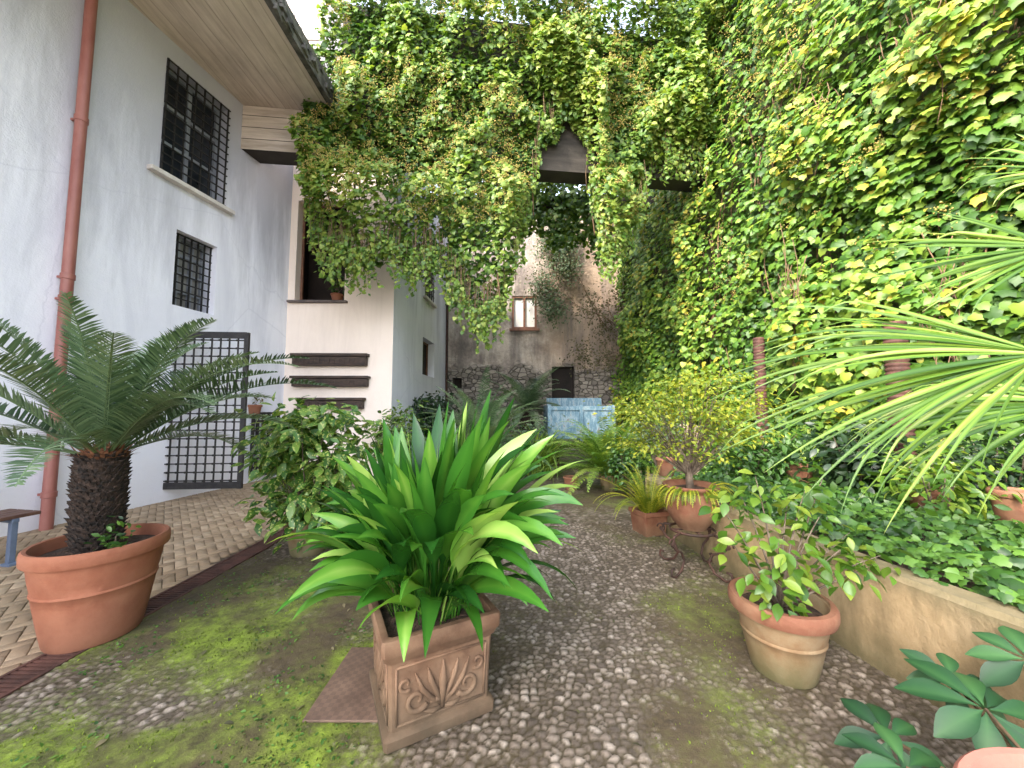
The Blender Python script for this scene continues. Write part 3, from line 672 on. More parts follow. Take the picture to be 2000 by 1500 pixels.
# ------------------------------------------------------------------ BRIDGE BEAM
BX0, BY0, BS = -5.75, 7.39, .1065
def beamY(X): return BY0+(X-BX0)*BS
br_ = thing('concrete_bridge', (0, 8, 7), 'concrete beam bridge spanning from the white house to the ivy wall', 'bridge')
bu = nrm(np.array([1, BS, 0])); bn = np.array([-bu[1], bu[0], 0])
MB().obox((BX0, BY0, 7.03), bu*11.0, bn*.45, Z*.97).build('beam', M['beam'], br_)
MB().obox(np.array([BX0, BY0, 8.003])+bn*.03+bu*2.0, bu*9.0, bn*.25, Z*2.6).build('upper_beam_backing', M['beam'], br_)  # lower strip shows as beam; the rest is added to block sky through leaves
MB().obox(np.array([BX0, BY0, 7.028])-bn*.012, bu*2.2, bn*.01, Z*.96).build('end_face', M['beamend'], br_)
mb = MB()
for q in range(3): mb.obox(np.array([BX0, BY0, 7.03+.22+.26*q])-bn*.020, bu*2.18, bn*.007, Z*.008)
mb.build('board_marks', M['beam'], br_)
MB().obox(np.array([-2.5, 10.9, 7.75]), np.array([7.6, 0, 0]), np.array([0, .3, 0]), Z*.35).build('rear_beam', M['beam'], br_)
# ------------------------------------------------------------------ RIGHT WALLS
RA, RB = 5.95, -.11; RKK = math.hypot(1, RB); RU = np.array([RB, 1, 0])/RKK; RN = np.array([-1, RB, 0])/RKK
mb = MB(); O = np.array([RA, 0, 0.]); mb.obox(O+RU*0+Z*-.1, RU*14.6, -RN*.5, Z*12.6)
o = mb.build('boundary_wall', M['darkwall']); tag(o, 'tall dark stone wall on the right hidden behind ivy', 'wall')
PA, PB = 2.396, -.097; PK = math.hypot(1, PB); PU = np.array([PB, 1, 0])/PK; PN = np.array([-1, PB, 0])/PK; PO = np.array([PA, 0, 0.]); PH = .60
mb = MB(); seg = 60; L0, L1 = .3, 5.3
vs = []; fs = []
for i in range(seg+1):
    u = L0+(L1-L0)*i/seg; nz = .014*float(vn(u*4, 3.3))+.05*max(0, 2.2-u)/1.2
    for (w_, z_) in ((.014*float(vn(u*5, 1)), -.1), (.014*float(vn(u*5, 7)), .28), (.01*float(vn(u*6, 9)), PH-.025+nz), (-.02, PH+nz), (-.16, PH+nz), (-.18, -.1)):
        p = PO+PU*u+PN*w_; vs.append((p[0], p[1], z_))
for i in range(seg):
    for k_ in range(5): fs.append((i*6+k_, (i+1)*6+k_, (i+1)*6+k_+1, i*6+k_+1))
fs += [tuple(range(6)), tuple(seg*6+k_ for k_ in range(5, -1, -1))]
mb.add(vs, fs); mb.obox(PO+PU*(L1-.18)+PN*-.18+Z*-.1, PU*.18, -PN*3.0, Z*(PH+.09))
o = mb.build('planter_wall', M['lowwall'], None, 40); tag(o, 'low weathered ochre rendered wall holding the raised bed at right', 'wall')
mb = MB(); vs = []
for i in range(31):
    for j in range(21):
        u = .3+4.85*i/30; w_ = -.17-3.2*j/20; p = PO+PU*u+PN*w_; vs.append((p[0], p[1], .47+.07*float(vn(p[0]*2, p[1]*2))+.1*j/20))
mb.add(vs, [(i*21+j, i*21+j+1, (i+1)*21+j+1, (i+1)*21+j) for i in range(30) for j in range(20)])
o = mb.build('planting_bed', M['soil'], None, True); tag(o, 'dark soil of the raised bed behind the low wall', 'soil', kind='structure')
# ------------------------------------------------------------------ IVY : right wall
n = 44000; Yv = 2.6+11.5*RS.rand(n)**1.05; zv = .25+RS.rand(n)*(np.minimum(2.2+1.25*Yv, 12.7)-.25)
bul = fbm(Yv*1.0+3, zv*.7, 4); gap = fbm(Yv*1.5+31, zv*.7+7, 4)
k = (gap < .61) | (RS.rand(n) < .5); Yv = Yv[k]; zv = zv[k]; bul = bul[k]; n = len(Yv)
lay = RS.rand(n)
def ivyd(b, z): return .10+1.6*np.clip(b-.33, 0, 1)*np.clip(z/3, .35, 1)
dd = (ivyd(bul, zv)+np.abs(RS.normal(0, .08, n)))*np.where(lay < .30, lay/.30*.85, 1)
P = np.array([RA, 0, 0])+RU*(Yv*RKK)[:, None]+RN*dd[:, None]; P[:, 2] = zv
ivy = thing('wall_ivy', (5.2, 7, 0), 'dense green ivy covering the whole tall wall on the right', 'ivy')
N_ = RN[None]+np.array([[0, -.35, .6]])+rv(n, .42); T = np.array([[0, 0, -1.]])+rv(n, .6)
leaves('foliage', IVY, P, T, N_, RS.uniform(.075, .165, n)*np.where(zv > 6, .92, 1.03), np.clip(RS.beta(2.2, 2.3, n)*np.where(lay < .30, .62, 1)+.75*(bul-.46)+.5*(RS.rand(n) < .010), 0, 1), L['ivy'], ivy)  # inner leaves darkened and bulging clumps lightened: shade painted into rnd
mb = MB()
for q in range(60):
    y = RS.uniform(2.8, 12.5); z1 = RS.uniform(4, 10); z0 = RS.uniform(.6, z1-2); pts = []; off = RS.uniform(.06, .28); ph = RS.rand()*9
    for s_ in range(9):
        z = z0+(z1-z0)*s_/8; pp = np.array([RA, 0, 0])+RU*((y+.22*math.sin(z*.9+ph)+.07*math.sin(z*3+ph*2))*RKK)+RN*off; pts.append((pp[0], pp[1], z))
    mb.tube(pts, RS.uniform(.005, .016), 5)
# tangles of dry brown aerial stems
for (yc, zc, sy, sz, cnt) in ((6.3, 3.3, .22, .5, 40), (4.6, 6.1, .9, .35, 60), (6.2, 7.2, .8, .35, 40), (4.3, 2.7, .15, .4, 20)):
    for q in range(cnt):
        y = yc+RS.normal(0, sy); z1 = zc+abs(RS.normal(0, sz)); z0 = zc-abs(RS.normal(0, sz))-.25; b_ = float(fbm(np.array(y*1.0+3), np.array(zc*.7), 4)); off = float(ivyd(b_, zc))+RS.uniform(-.02, .10); ph = RS.rand()*9
        pts = [tuple(np.array([RA, 0, 0])+RU*((y+.05*math.sin(s*6+ph)+.1*(s-.5)*math.sin(ph))*RKK)+RN*(off+.03*math.sin(s*5+ph))+Z*(z0+(z1-z0)*s)) for s in np.linspace(0, 1, 6)]
        mb.tube(pts, RS.uniform(.003, .008), 4)
mb.build('stems', M['vine'], ivy, True)
n = 1600; Yv = RS.uniform(2.8, 10, n); zv = RS.uniform(3.4, 11, n); cl = fbm(Yv*.9+11, zv*.9, 3) > .47; Yv = Yv[cl]; zv = zv[cl]; n = len(Yv)
bul = fbm(Yv*1.0+3, zv*.7, 4); dd = ivyd(bul, zv)+.12
Pc = np.array([RA, 0, 0])+RU*(Yv*RKK)[:, None]+RN*dd[:, None]; Pc[:, 2] = zv
P = np.repeat(Pc, 7, 0)+RS.normal(0, .035, (n*7, 3)); m_ = len(P)
leaves('flower_heads', OCT, P, rv(m_), rv(m_), RS.uniform(.009, .017, m_), RS.rand(m_)*.9, L['flower'], ivy, False)
# ------------------------------------------------------------------ IVY : curtain over the bridge
kx = [-4.35, -4.1, -3.6, -3.0, -2.63, -2.15, -1.55, -1.25, -.72, -.26, 0, .3, .5, .68, .95, 1.2, 1.5, 1.75, 1.86, 2.05, 2.5, 2.85, 3.1, 3.5, 4.3, 5.0]
kz = [6.6, 5.2, 4.7, 4.55, 5.0, 4.5, 4.7, 4.1, 3.35, 3.7, 4.5, 5.7, 6.7, 7.75, 7.7, 8.3, 8.1, 7.6, 6.3, 5.0, 5.2, 5.8, 7.25, 7.4, 7.5, 7.0]
n = 38000; X = RS.uniform(-4.35, 5.0, n); zl = np.interp(X, kx, kz)+.75*(fbm(X*4.5, X*0+3, 3)-.5)
zt = np.interp(X, [-4.4, -4.05, -3.6, 2, 3, 4, 5], [8.6, 9.7, 11.2, 11.4, 11.3, 11.5, 12.4])+.5*(fbm(X*1.5, X*0+9, 3)-.5)
z = zl+(zt-zl)*RS.rand(n)
def cbul(X, z): return fbm(X*1.25+50, z*1.0+2, 4)
def cdep(b): return .12+2.1*np.clip(b-.32, 0, 1)
bul = cbul(X, z); fr = np.clip((z-zl)/.9, .1, 1)
lay = RS.rand(n); d = cdep(bul)*fr
Yv = beamY(X)-.02-d*np.where(lay < .3, lay/.3, 1)-np.abs(RS.normal(0, .07, n))
low = z < 7.0; Yv = np.where(low, Yv+RS.uniform(-.05, .45, n)*(lay < .45), Yv); Yv = np.where(z > 10.4, Yv+RS.uniform(-.1, .5, n), Yv)
P = np.stack([X, Yv, z], 1)
cur = thing('ivy_curtain', (0, 7.6, 7), 'flowering ivy mass draped over the bridge and hanging in ragged clumps', 'ivy')
lr = np.clip(RS.beta(2.2, 2.2, n)*np.where(lay < .3, .6, 1)+.85*(bul-.45), 0, 1); S_ = RS.uniform(.075, .15, n)  # depth shading painted in: recessed leaves darker, bulging ones lighter
N_ = np.array([[-.1, -1, .65]])+rv(n, .48); T = np.array([[0, 0, -1.]])+rv(n, .6)
VV, FF = inst(IVY, P, T, N_, S_); RR = np.repeat(lr, len(IVY[0]))
# hanging strands
sp = []; mb = MB()
for q in range(340):
    x = RS.uniform(-4.2, 4.6); z0 = float(np.interp(x, kx, kz))+.25; ln = RS.uniform(.2, 1.0) if x < .4 or x > 1.8 else RS.uniform(.1, .6)
    y0 = float(beamY(x))-RS.uniform(0.05, .5); ph = RS.rand()*6; pts = []
    for s_ in range(int(ln/.045)):
        zz = z0-s_*.045; xx = x+.05*math.sin(zz*5+ph); pts.append((xx, y0, zz)); sp.append((xx+RS.normal(0, .03), y0+RS.normal(0, .03), zz))
    pts = [(x, y0, z0+.5)]+pts[::3]
    mb.tube(pts, .004, 4)
sp = np.array(sp); m_ = len(sp)
V2, F2 = inst(IVY, sp, np.array([[0, 0, -1.]])+rv(m_, .45), np.array([[0, -1, .3]])+rv(m_, .5), RS.uniform(.055, .11, m_))
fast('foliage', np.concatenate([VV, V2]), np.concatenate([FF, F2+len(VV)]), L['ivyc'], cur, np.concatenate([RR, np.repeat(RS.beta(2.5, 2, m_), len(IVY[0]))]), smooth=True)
for q in range(40):
    x = RS.uniform(-4, 4.5); zz = np.linspace(float(np.interp(x, kx, kz)), 9, 7); ph = RS.rand()*6
    mb.tube([(x+.15*math.sin(a*1.4+ph), float(beamY(x))-.06-.1*RS.rand(), a) for a in zz], RS.uniform(.006, .016), 5)
mb.build('stems', M['vine'], cur, True)
n = 3000; X = RS.uniform(-4.2, 3.2, n); z = RS.uniform(5.4, 11.0, n); k = (z > np.interp(X, kx, kz)+.3) & (fbm(X*1.1+21, z*1.1, 3) > .42) & (z < 8.2+3*(X+4.5)); X = X[k]; z = z[k]; n = len(X)
bul = cbul(X, z); fr = np.clip((z-np.interp(X, kx, kz))/.9, .1, 1)
Pc = np.stack([X, beamY(X)-.18-cdep(bul)*fr, z+.03], 1)
P = np.repeat(Pc, 8, 0)+RS.normal(0, .04, (n*8, 3)); m_ = len(P)
leaves('flower_heads', OCT, P, rv(m_), rv(m_), RS.uniform(.009, .016, m_), RS.rand(m_), L['flower'], cur, False)
# ivy behind the beam
n = 6000; X = RS.uniform(-2.2, 3.0, n); z = 9.4-RS.rand(n)*(1.6+1.9*fbm(X*1.7, X*0, 3)+.9*sst(1.6, 2.8, X)); Yv = 10.75+RS.normal(0, .25, n)
t = thing('ivy_curtain', (1, 10.8, 8), 'dark shaded ivy hanging behind the concrete bridge', 'ivy')
leaves('foliage', IVY, np.stack([X, Yv, z], 1), np.array([[0, 0, -1.]])+rv(n, .5), np.array([[0, -1, .4]])+rv(n, .45), RS.uniform(.10, .18, n), RS.beta(1.6, 3.4, n), L['ivyc'], t)  # tones skewed dark, painting the shade behind the bridge into the leaves
# shrub on the back wall
t = thing('wall_shrub', W(1100, 560, 14), 'scraggly brownish shrub rooted high in the old back wall', 'shrub')
cen = [W(1075, 480, 13.8), W(1105, 520, 13.7), W(1060, 560, 13.8), W(1150, 600, 13.7), W(1190, 640, 13.7), W(1140, 690, 13.8), W(1210, 580, 13.7), W(1095, 440, 13.7), W(1190, 700, 13.8), W(1215, 500, 13.6)]
P = np.concatenate([c_+RS.normal(0, 1, (300, 3))*np.array([.30, .14, .34]) for c_ in cen]); n = len(P)
leaves('foliage', SM, P, rv(n)+np.array([[0, 0, -.4]]), np.array([[0, -1, .4]])+rv(n, .6), RS.uniform(.06, .12, n), np.clip(RS.beta(2, 2, n), 0, 1), L['dry'], t)
P = np.concatenate([c_+RS.normal(0, 1, (560, 3))*np.array([.30, .16, .34]) for c_ in cen[:3]+cen[7:8]+[W(1100, 470, 13.7), W(1080, 600, 13.8)]]); n = len(P)
leaves('green_foliage', SM, P, rv(n), np.array([[0, -1, .6]])+rv(n, .6), RS.uniform(.07, .13, n), RS.beta(2, 2, n), L['grey'], t)
mb = MB(); rt = W(1190, 640, 14.05)
for c_ in cen[:4]+cen[6:7]:
    a1_, a2_ = RS.rand()*6, RS.uniform(.1, .3)
    pts = [rt*(1-s)+c_*s+np.array([a2_*math.sin(s*5+a1_), -.1*math.sin(PI*s), .2*math.sin(s*PI)+.1*math.sin(s*9+a1_)]) for s in np.linspace(0, 1, 10)]; mb.tube(pts, [.020*(1-.8*s) for s in np.linspace(0, 1, 10)], 5)
mb.build('branches', M['vine'], t, True)
# ------------------------------------------------------------------ POTS and PLANTS
def pot(root, c, rb, rt, h, mat, rim=.06, soil=True, bands=True):
    t_ = .03 if rt > .2 else .018
    pr = [(.0, .0), (rb*.97, .0), (rb, .012)]
    hz = h-rim
    for i in range(1, 9):
        s = i/8; pr.append((rb+(rt-t_*.9-rb)*s**.9, .012+(hz-.012)*s))
        if bands and i == 5: q = pr[-1]; pr += [(q[0]+.006, q[1]+.004), (q[0]+.006, q[1]+.012), (q[0]+.001, q[1]+.018)]
    pr += [(rt-.004, hz+.003), (rt, hz+.012), (rt+.002, h-rim*.4), (rt-.002, h-.010), (rt-.012, h), (rt-t_, h-.003), (rt-t_-.005, h-.02), (rt-t_-.02, h-rim-.05)]
    mb = MB().lathe(pr, c, 48, .004); o = mb.build('pot', mat, root, 50)
    if soil: MB().disc((c[0], c[1], c[2]+h-rim*.9), rt-t_-.008, 32, .025).build('soil', M['soil'], root, True)
    return o
# --- big cycad
cx, cy = -2.87, 2.65
cyc = thing('cycad', (cx, cy, .03), 'large dark cycad with arching fronds on a shaggy trunk in the big round pot', 'cycad')
pt = thing('plant_pot', (cx, cy, 0), 'big smooth round terracotta pot under the large cycad at left', 'pot')
pot(pt, (cx, cy, .02), .235, .356, .635, M['terra'], .09)
tx, ty = cx-.04, cy
mb = MB(); mb.lathe([(.10, .45), (.11, .6), (.125, .8), (.135, 1.0), (.13, 1.18), (.09, 1.26), (.0, 1.28)], (tx, ty, 0), 30)
nS = 480
for i in range(nS):
    a = i*2.39996; z = .60+.64*i/nS; r = .106+.024*math.sin((z-.5)/.7*PI/1.3)
    d = np.array([math.cos(a), math.sin(a), 0]); sd = np.array([-math.sin(a), math.cos(a), 0]); c_ = np.array([tx, ty, z])+d*r*.93
    w_ = .019; hh = .017; tip = c_+d*RS.uniform(.02, .042)+Z*RS.uniform(.015, .045)
    mb.add([c_-sd*w_-Z*hh, c_+sd*w_-Z*hh, c_+sd*w_*.8+Z*hh, c_-sd*w_*.8+Z*hh, tip-sd*.008, tip+sd*.008], [(0, 1, 5, 4), (1, 2, 5), (2, 3, 4, 5), (3, 0, 4)])
mb.build('trunk', M['trunk'], cyc)
S_ = Straps()
for i in range(170):
    a = RS.rand()*6.28; r = RS.uniform(.02, .12); S_.strap((tx+r*math.cos(a), ty+r*math.sin(a), 1.2), a, RS.uniform(.3, 1.4), RS.uniform(.07, .15), .012, .6, .0, 4, .1)
S_.build('crown_fuzz', M['fuzz'], cyc)
fr_ = []
for i in range(26):
    a = i*2.39996+.4; ring = i/26
    fr_.append((a, 1.45-1.2*ring+RS.normal(0, .06), RS.uniform(1.14, 1.32), RS.uniform(.55, .95)+.30*ring))
fr_ += [(-.15, .78, 1.65, 1.05), (.12, .66, 1.65, .95), (-.45, .6, 1.45, .95), (2.6, 1.05, 1.3, .6), (1.9, 1.2, 1.2, .55), (.35, .92, 1.5, 1.0)]
for a, e0, ln, bd in fr_:
    S_ = Straps(); S_.frond((tx+.06*math.cos(a), ty+.06*math.sin(a), 1.22), a, e0, ln, bd, 68, .185, .0080, .40, .55, .12, 1.6, .08, .012, r=float(np.clip(RS.normal(.55, .2), .12, .95)))
    S_.build('frond', L['cycad'], cyc)
# small weed plants in the cycad pot
t = thing('weed', (cx+.22, cy-.08, .56), 'small green weed sprouting beside the cycad trunk in the round pot', 'weed')
n = 60; P = np.array([cx+.2, cy-.1, .68])+RS.normal(0, 1, (n, 3))*np.array([.05, .05, .06]); leaves('foliage', OV, P, rv(n)+np.array([[0, 0, .4]]), rv(n)+np.array([[0, 0, 1]]), RS.uniform(.03, .06, n), RS.rand(n), L['ivybed'], t)
MB().tube([(cx+.2, cy-.1, .54), (cx+.2, cy-.1, .7)], .004, 5).build('stem', M['bark'], t)
# --- square planter with aspidistra
qx, qy = -.452, 2.107; rz = math.radians(27.5)
pl = thing('square_planter', (qx, qy, .02), 'square terracotta planter with raised leaf relief holding the aspidistra', 'planter', rz=rz)
def sqr(prof, ch=.014):
    vs = []; fs = []
    for (a, z) in prof:
        for (x, y) in ((-a+ch, -a), (a-ch, -a), (a, -a+ch), (a, a-ch), (a-ch, a), (-a+ch, a), (-a, a-ch), (-a, -a+ch)): vs.append((x, y, z))
    for i in range(len(prof)-1): fs += [(i*8+k_, i*8+(k_+1) % 8, (i+1)*8+(k_+1) % 8, (i+1)*8+k_) for k_ in range(8)]
    return vs, fs
mb = MB(); vs, fs = sqr([(.05, 0), (.268, .0), (.272, .012), (.272, .045), (.262, .055), (.246, .062), (.250, .2), (.258, .36), (.264, .375), (.274, .385), (.284, .41), (.292, .42), (.295, .475), (.290, .488), (.278, .492), (.258, .488), (.25, .40)])
mb.add(vs, fs); mb.build('planter_body', M['terra_box'], pl, 40, local=True)
mb = MB().box((0, 0, .44), (.5, .5, .02)); mb.build('soil', M['soil'], pl, local=True)
def spiral(cx_, cz, r0, r1, a0, a1, n=18): return [(cx_+(r0+(r1-r0)*i/n)*math.cos(a0+(a1-a0)*i/n), cz+(r0+(r1-r0)*i/n)*math.sin(a0+(a1-a0)*i/n)) for i in range(n+1)]
for face in (0, 3, 1):
    Rm = Matrix.Rotation({0: 0, 3: -PI/2, 1: PI/2}[face], 3, 'Z')
    mb = MB()
    def rel(pts2, r):
        P3 = []
        for (x, z) in pts2:
            yy = -(.2475+.012*(z-.062)/.3)
            P3.append(tuple(Rm @ Vector((x, yy, z))))
        mb.tube(P3, r, 8)
    rel([(-.215, .085), (.215, .085)], .006); rel([(-.222, .345), (.222, .345)], .006); rel([(-.215, .085), (-.222, .345)], .006); rel([(.215, .085), (.222, .345)], .006)
    rel([(0, .10), (0, .17), (0, .24), (0, .325)], [.010, .018, .020, .003])
    for sg in (-1, 1):
        rel([(0, .12), (sg*.035, .19), (sg*.06, .25), (sg*.075, .305)], [.008, .014, .014, .003])
        rel([(0, .115), (sg*.055, .16), (sg*.10, .215), (sg*.135, .30)], [.008, .013, .013, .003])
        rel([(x*sg, z) for x, z in spiral(.125, .175, .058, .012, -2.6, 4.2)], [.014-.006*i/18 for i in range(19)])
        rel([(x*sg, z) for x, z in spiral(.178, .262, .035, .008, -2.2, 4.0)], [.010-.004*i/18 for i in range(19)])
        rel([(sg*.01, .105), (sg*.05, .098), (sg*.09, .112)], [.01, .013, .005]); rel([(sg*.0, .135), (sg*.03, .15), (sg*.06, .14)], [.01, .012, .006])
    mb.build('leaf_relief', M['terra_box'], pl, True, local=True)
asp = thing('aspidistra', (qx, qy, .45), 'lush dark green broad leaved aspidistra spilling out of the square planter', 'plant')
S_ = Straps(); NA = 270
for i in range(NA):
    a = RS.rand()*6.283; rr = .20*math.sqrt(RS.rand()); inner = i/NA
    px0, py0 = qx+rr*math.cos(a), qy+rr*math.sin(a)
    ph = a+RS.normal(0, .45)
    near = .5-.5*math.sin(ph); wst = max(0, -math.cos(ph)); est = max(0, math.cos(ph))
    if inner < .70:
        q = inner/.70; e0 = 1.54-.46*q+RS.normal(0, .07); ln = RS.uniform(.90, 1.18) if q < .5 else RS.uniform(.84, 1.10)
        ln *= (1-.08*near-.16*wst*near)*(1-.05*wst)*(1+.10*est); bd = .25+1.55*q**1.4+RS.normal(0, .16); pet = RS.uniform(.34, .46)
    else:
        e0 = RS.uniform(.75, 1.15); ln = RS.uniform(.58, .80)*(1-.10*near-.08*near*wst)*(1+.22*est); bd = RS.uniform(1.0, 1.9)+.25*near*(1-wst); pet = RS.uniform(.22, .34)
    S_.strap((px0, py0, .46), ph, min(e0, 1.55), ln, RS.uniform(.042, .064), bd, pet, 15, .22, RS.normal(0, .8), RS.uniform(1.6, 2.6), .74, .005, r=float(np.clip(RS.beta(2, 2.1)*.88+(.42 if RS.rand() < .22 else 0), 0, 1)), mid=.13)
S_.build('foliage', L['aspi'], asp)
# --- camellia pot
kx_, ky_ = 1.61, 2.30
pt = thing('plant_pot', (kx_, ky_, 0), 'weathered mossy terracotta pot with thick rim holding the camellia before the low wall', 'pot')
pot(pt, (kx_, ky_, .015), .165, .258, .415, M['terra_old'], .085)
MB().lathe([(.226, .0), (.262, .002), (.272, .03), (.272, .068), (.262, .085), (.235, .087)], (kx_, ky_, .352), 48).build('rim', M['terra_dark'], pt, 40)
def shrub(name, label, cat, base, tips, nl, tpl, size, mat, sigma, stem_r=.012, up=.7, stemmat='bark', nbr=1, group=None, beta=(2, 2), outer=.2):
    t = thing(name, base, label, cat, group)
    base = np.array(base, float); mb = MB(); PP = []; CC = []
    for tp in tips:
        tp = np.array(tp, float); mid = base*.5+tp*.5+np.array([RS.normal(0, .04), RS.normal(0, .04), .08])*np.linalg.norm(tp-base)
        pts = [base*(1-s)**2+2*mid*s*(1-s)+tp*s*s for s in np.linspace(0, 1, 7)]
        mb.tube(pts, [stem_r*(1-.8*s) for s in np.linspace(0, 1, 7)], 5)
        for q in range(nl):
            s = 1-abs(RS.normal(0, outer)); s = max(.25, s); f_ = s*6; i0 = min(int(f_), 5); p = pts[i0]*(1-(f_-i0))+pts[i0+1]*(f_-i0)
            PP.append(p+RS.normal(0, 1, 3)*np.array(sigma)); CC.append(p)
    P = np.array(PP); n = len(P); out = nrm(P-np.array(CC)+1e-4)
    T = out*.9+rv(n, .45)+np.array([[0, 0, -.25]]); N_ = np.array([[0, -.15, up]])+out*.35+rv(n, .35)
    leaves('foliage', tpl, P, T, N_, RS.uniform(size[0], size[1], n), np.clip(RS.beta(beta[0], beta[1], n), 0, 1), mat, t)
    mb.build('stems', M[stemmat], t, True); return t
tips = [W(*q) for q in ((1405, 985, 2.35), (1440, 955, 2.45), (1475, 930, 2.4), (1520, 1060, 2.1), (1575, 950, 2.35), (1600, 1010, 2.2), (1640, 1075, 2.15), (1720, 1085, 2.2), (1690, 1110, 2.15), (1540, 965, 2.5), (1490, 1120, 2.1), (1430, 1060, 2.3), (1560, 1100, 2.1), (1610, 925, 2.4), (1660, 1040, 2.5), (1530, 1170, 2.15))]
shrub('camellia', 'young camellia with glossy yellow green leaves in the weathered round pot', 'plant', (kx_, ky_, .36), tips, 20, OVW, (.06, .105), L['camel'], (.05, .05, .04), .010, .7, outer=.22)
# --- aucuba bush in a pot
a0 = np.array([-2.22, 4.12, 0])
pt = thing('plant_pot', a0, 'grey brown pot half hidden below the spotted bush behind the square planter', 'pot'); pot(pt, (a0[0], a0[1], .01), .17, .24, .36, M['terra_old'])
tips = [W(RS.uniform(500, 705), RS.uniform(800, 985), 4.1+RS.uniform(-.45, .4)) for q in range(34)]+[W(560, 815, 4.1), W(640, 795, 4.2), W(690, 810, 4.2), W(520, 850, 4.0), W(600, 790, 4.1), W(560, 1000, 3.85), W(600, 1010, 3.8), W(650, 1000, 3.85)]
shrub('aucuba_bush', 'bushy speckled yellow green shrub in a pot between gate and aspidistra', 'shrub', (a0[0], a0[1], .3), tips, 42, OV, (.10, .18), L['aucuba'], (.09, .10, .08), .010, .7, beta=(2.5, 1.7), outer=.16)
# --- golden tree in urn on iron stand
u0 = W(1350, 985, 3.65); ux, uy = u0[0], 3.65
st = thing('iron_stand', (ux, uy, 0), 'wrought iron plant stand with scrolled legs below the terracotta urn', 'plant stand')
mb = MB()
ring = [(ux+.2*math.cos(t), uy+.2*math.sin(t), .40) for t in np.linspace(0, 2*PI, 25)]; mb.tube(ring, .012, 6)
mb.tube([(ux-.2, uy, .4), (ux+.2, uy, .4)], .009, 6); mb.tube([(ux, uy-.2, .4), (ux, uy+.2, .4)], .009, 6); mb.build('top_ring', M['oldiron'], st, True)
for k_ in range(4):
    a = k_*PI/2+.6; d = np.array([math.cos(a), math.sin(a), 0]); mb = MB(); prof = [(.2, .40), (.30, .38), (.33, .32), (.28, .26), (.19, .22), (.15, .14), (.2, .06), (.30, .02), (.36, .05), (.35, .10), (.31, .10)]
    mb.tube([np.array([ux, uy, z])+d*r for r, z in prof], .012, 6)
    mb.tube([np.array([ux, uy, .33])+d*.33+d*.05*math.cos(t)*(1-t/9)+Z*.05*math.sin(t)*(1-t/9) for t in np.linspace(0, 7, 22)], .008, 5)
    mb.build('leg', M['oldiron'], st, True)
urn = thing('urn', (ux, uy, .415), 'rounded terracotta urn with flared lip on the wrought iron stand', 'urn')
MB().lathe([(r*.9, z) for r, z in [(.0, 0), (.14, 0), (.15, .02), (.19, .06), (.245, .15), (.265, .24), (.25, .32), (.235, .35), (.25, .365), (.275, .385), (.285, .40), (.28, .415), (.255, .415), (.235, .39), (.225, .33)]], (ux, uy, .415), 44).build('body', M['terra_dark'], urn, 60)
MB().disc((ux, uy, .415+.36), .21, 28, .02).build('soil', M['soil'], urn, True)
tips = []
for q in range(46):
    x_ = RS.uniform(1225, 1490); k_ = 1-((x_-1370)/150)**2*.55; lv = RS.choice([.95, .7, .45, .2, .0])+RS.normal(0, .05); tips.append(W(x_, 865-140*k_*lv, uy+RS.uniform(-.4, .45)))
tips += [W(*q) for q in ((1225, 775, 3.6), (1240, 800, 3.5), (1300, 760, 3.6), (1490, 790, 3.7), (1480, 760, 3.8), (1440, 728, 3.8), (1390, 728, 3.6), (1450, 850, 3.5), (1330, 880, 3.5), (1270, 870, 3.5), (1400, 890, 3.5))]
shrub('golden_shrub', 'small tree with flat tiers of tiny golden yellow leaves in the urn', 'tree', (ux, uy, .9), tips, 80, SM, (.03, .055), L['gold'], (.14, .14, .028), .008, .9, beta=(2.2, 1.8), outer=.10)
mb = MB(); mb.tube([(ux, uy, .74), (ux-.02, uy, 1.0), (ux+.02, uy+.02, 1.25), (ux+.03, uy, 1.5)], [.04, .033, .026, .015], 8); mb.build('trunk', M['bark'], [o for o in bpy.data.objects if o.name == 'golden_shrub'][0], True)
S_ = Straps(); t = thing('trailing_plant', (ux, uy, .8), 'feathery yellow green trailing plant hanging over the rim of the urn', 'plant')
for i in range(60):
    a = RS.uniform(2.8, 6.3); S_.frond((ux+.18*math.cos(a), uy+.18*math.sin(a), .79), a, RS.uniform(.3, 1.1), RS.uniform(.12, .34), RS.uniform(1.8, 2.9), 22, .026, .003, .1, .5, .1, .8)
S_.build('foliage', L['gold'], t)
# asparagus fern in square pot
ax, ay = 1.72, 4.75
pt = thing('plant_pot', (ax, ay, 0), 'small square terracotta pot on the cobbles beside the end of the low wall', 'pot', rz=.3)
mb = MB(); vs, fs = sqr([(.02, 0), (.14, 0), (.16, .24), (.175, .25), (.175, .30), (.155, .30), (.15, .22)], .008); mb.add(vs, fs); mb.build('pot', M['terra_dark'], pt, 40, local=True)
MB().box((0, 0, .235), (.31, .31, .02)).build('soil', M['soil'], pt, local=True)
t = thing('asparagus_fern', (ax, ay, .25), 'feathery yellow green fern drooping from the small square terracotta pot', 'fern'); S_ = Straps()
for i in range(90):
    a = RS.rand()*6.28; S_.frond((ax+.08*math.cos(a), ay+.08*math.sin(a), .25), a, RS.uniform(.9, 1.55), RS.uniform(.4, .9), RS.uniform(1.0, 2.3), 34, .04, .0035, .15, .5, .08, 1.2)
S_.build('foliage', L['gold'], t)
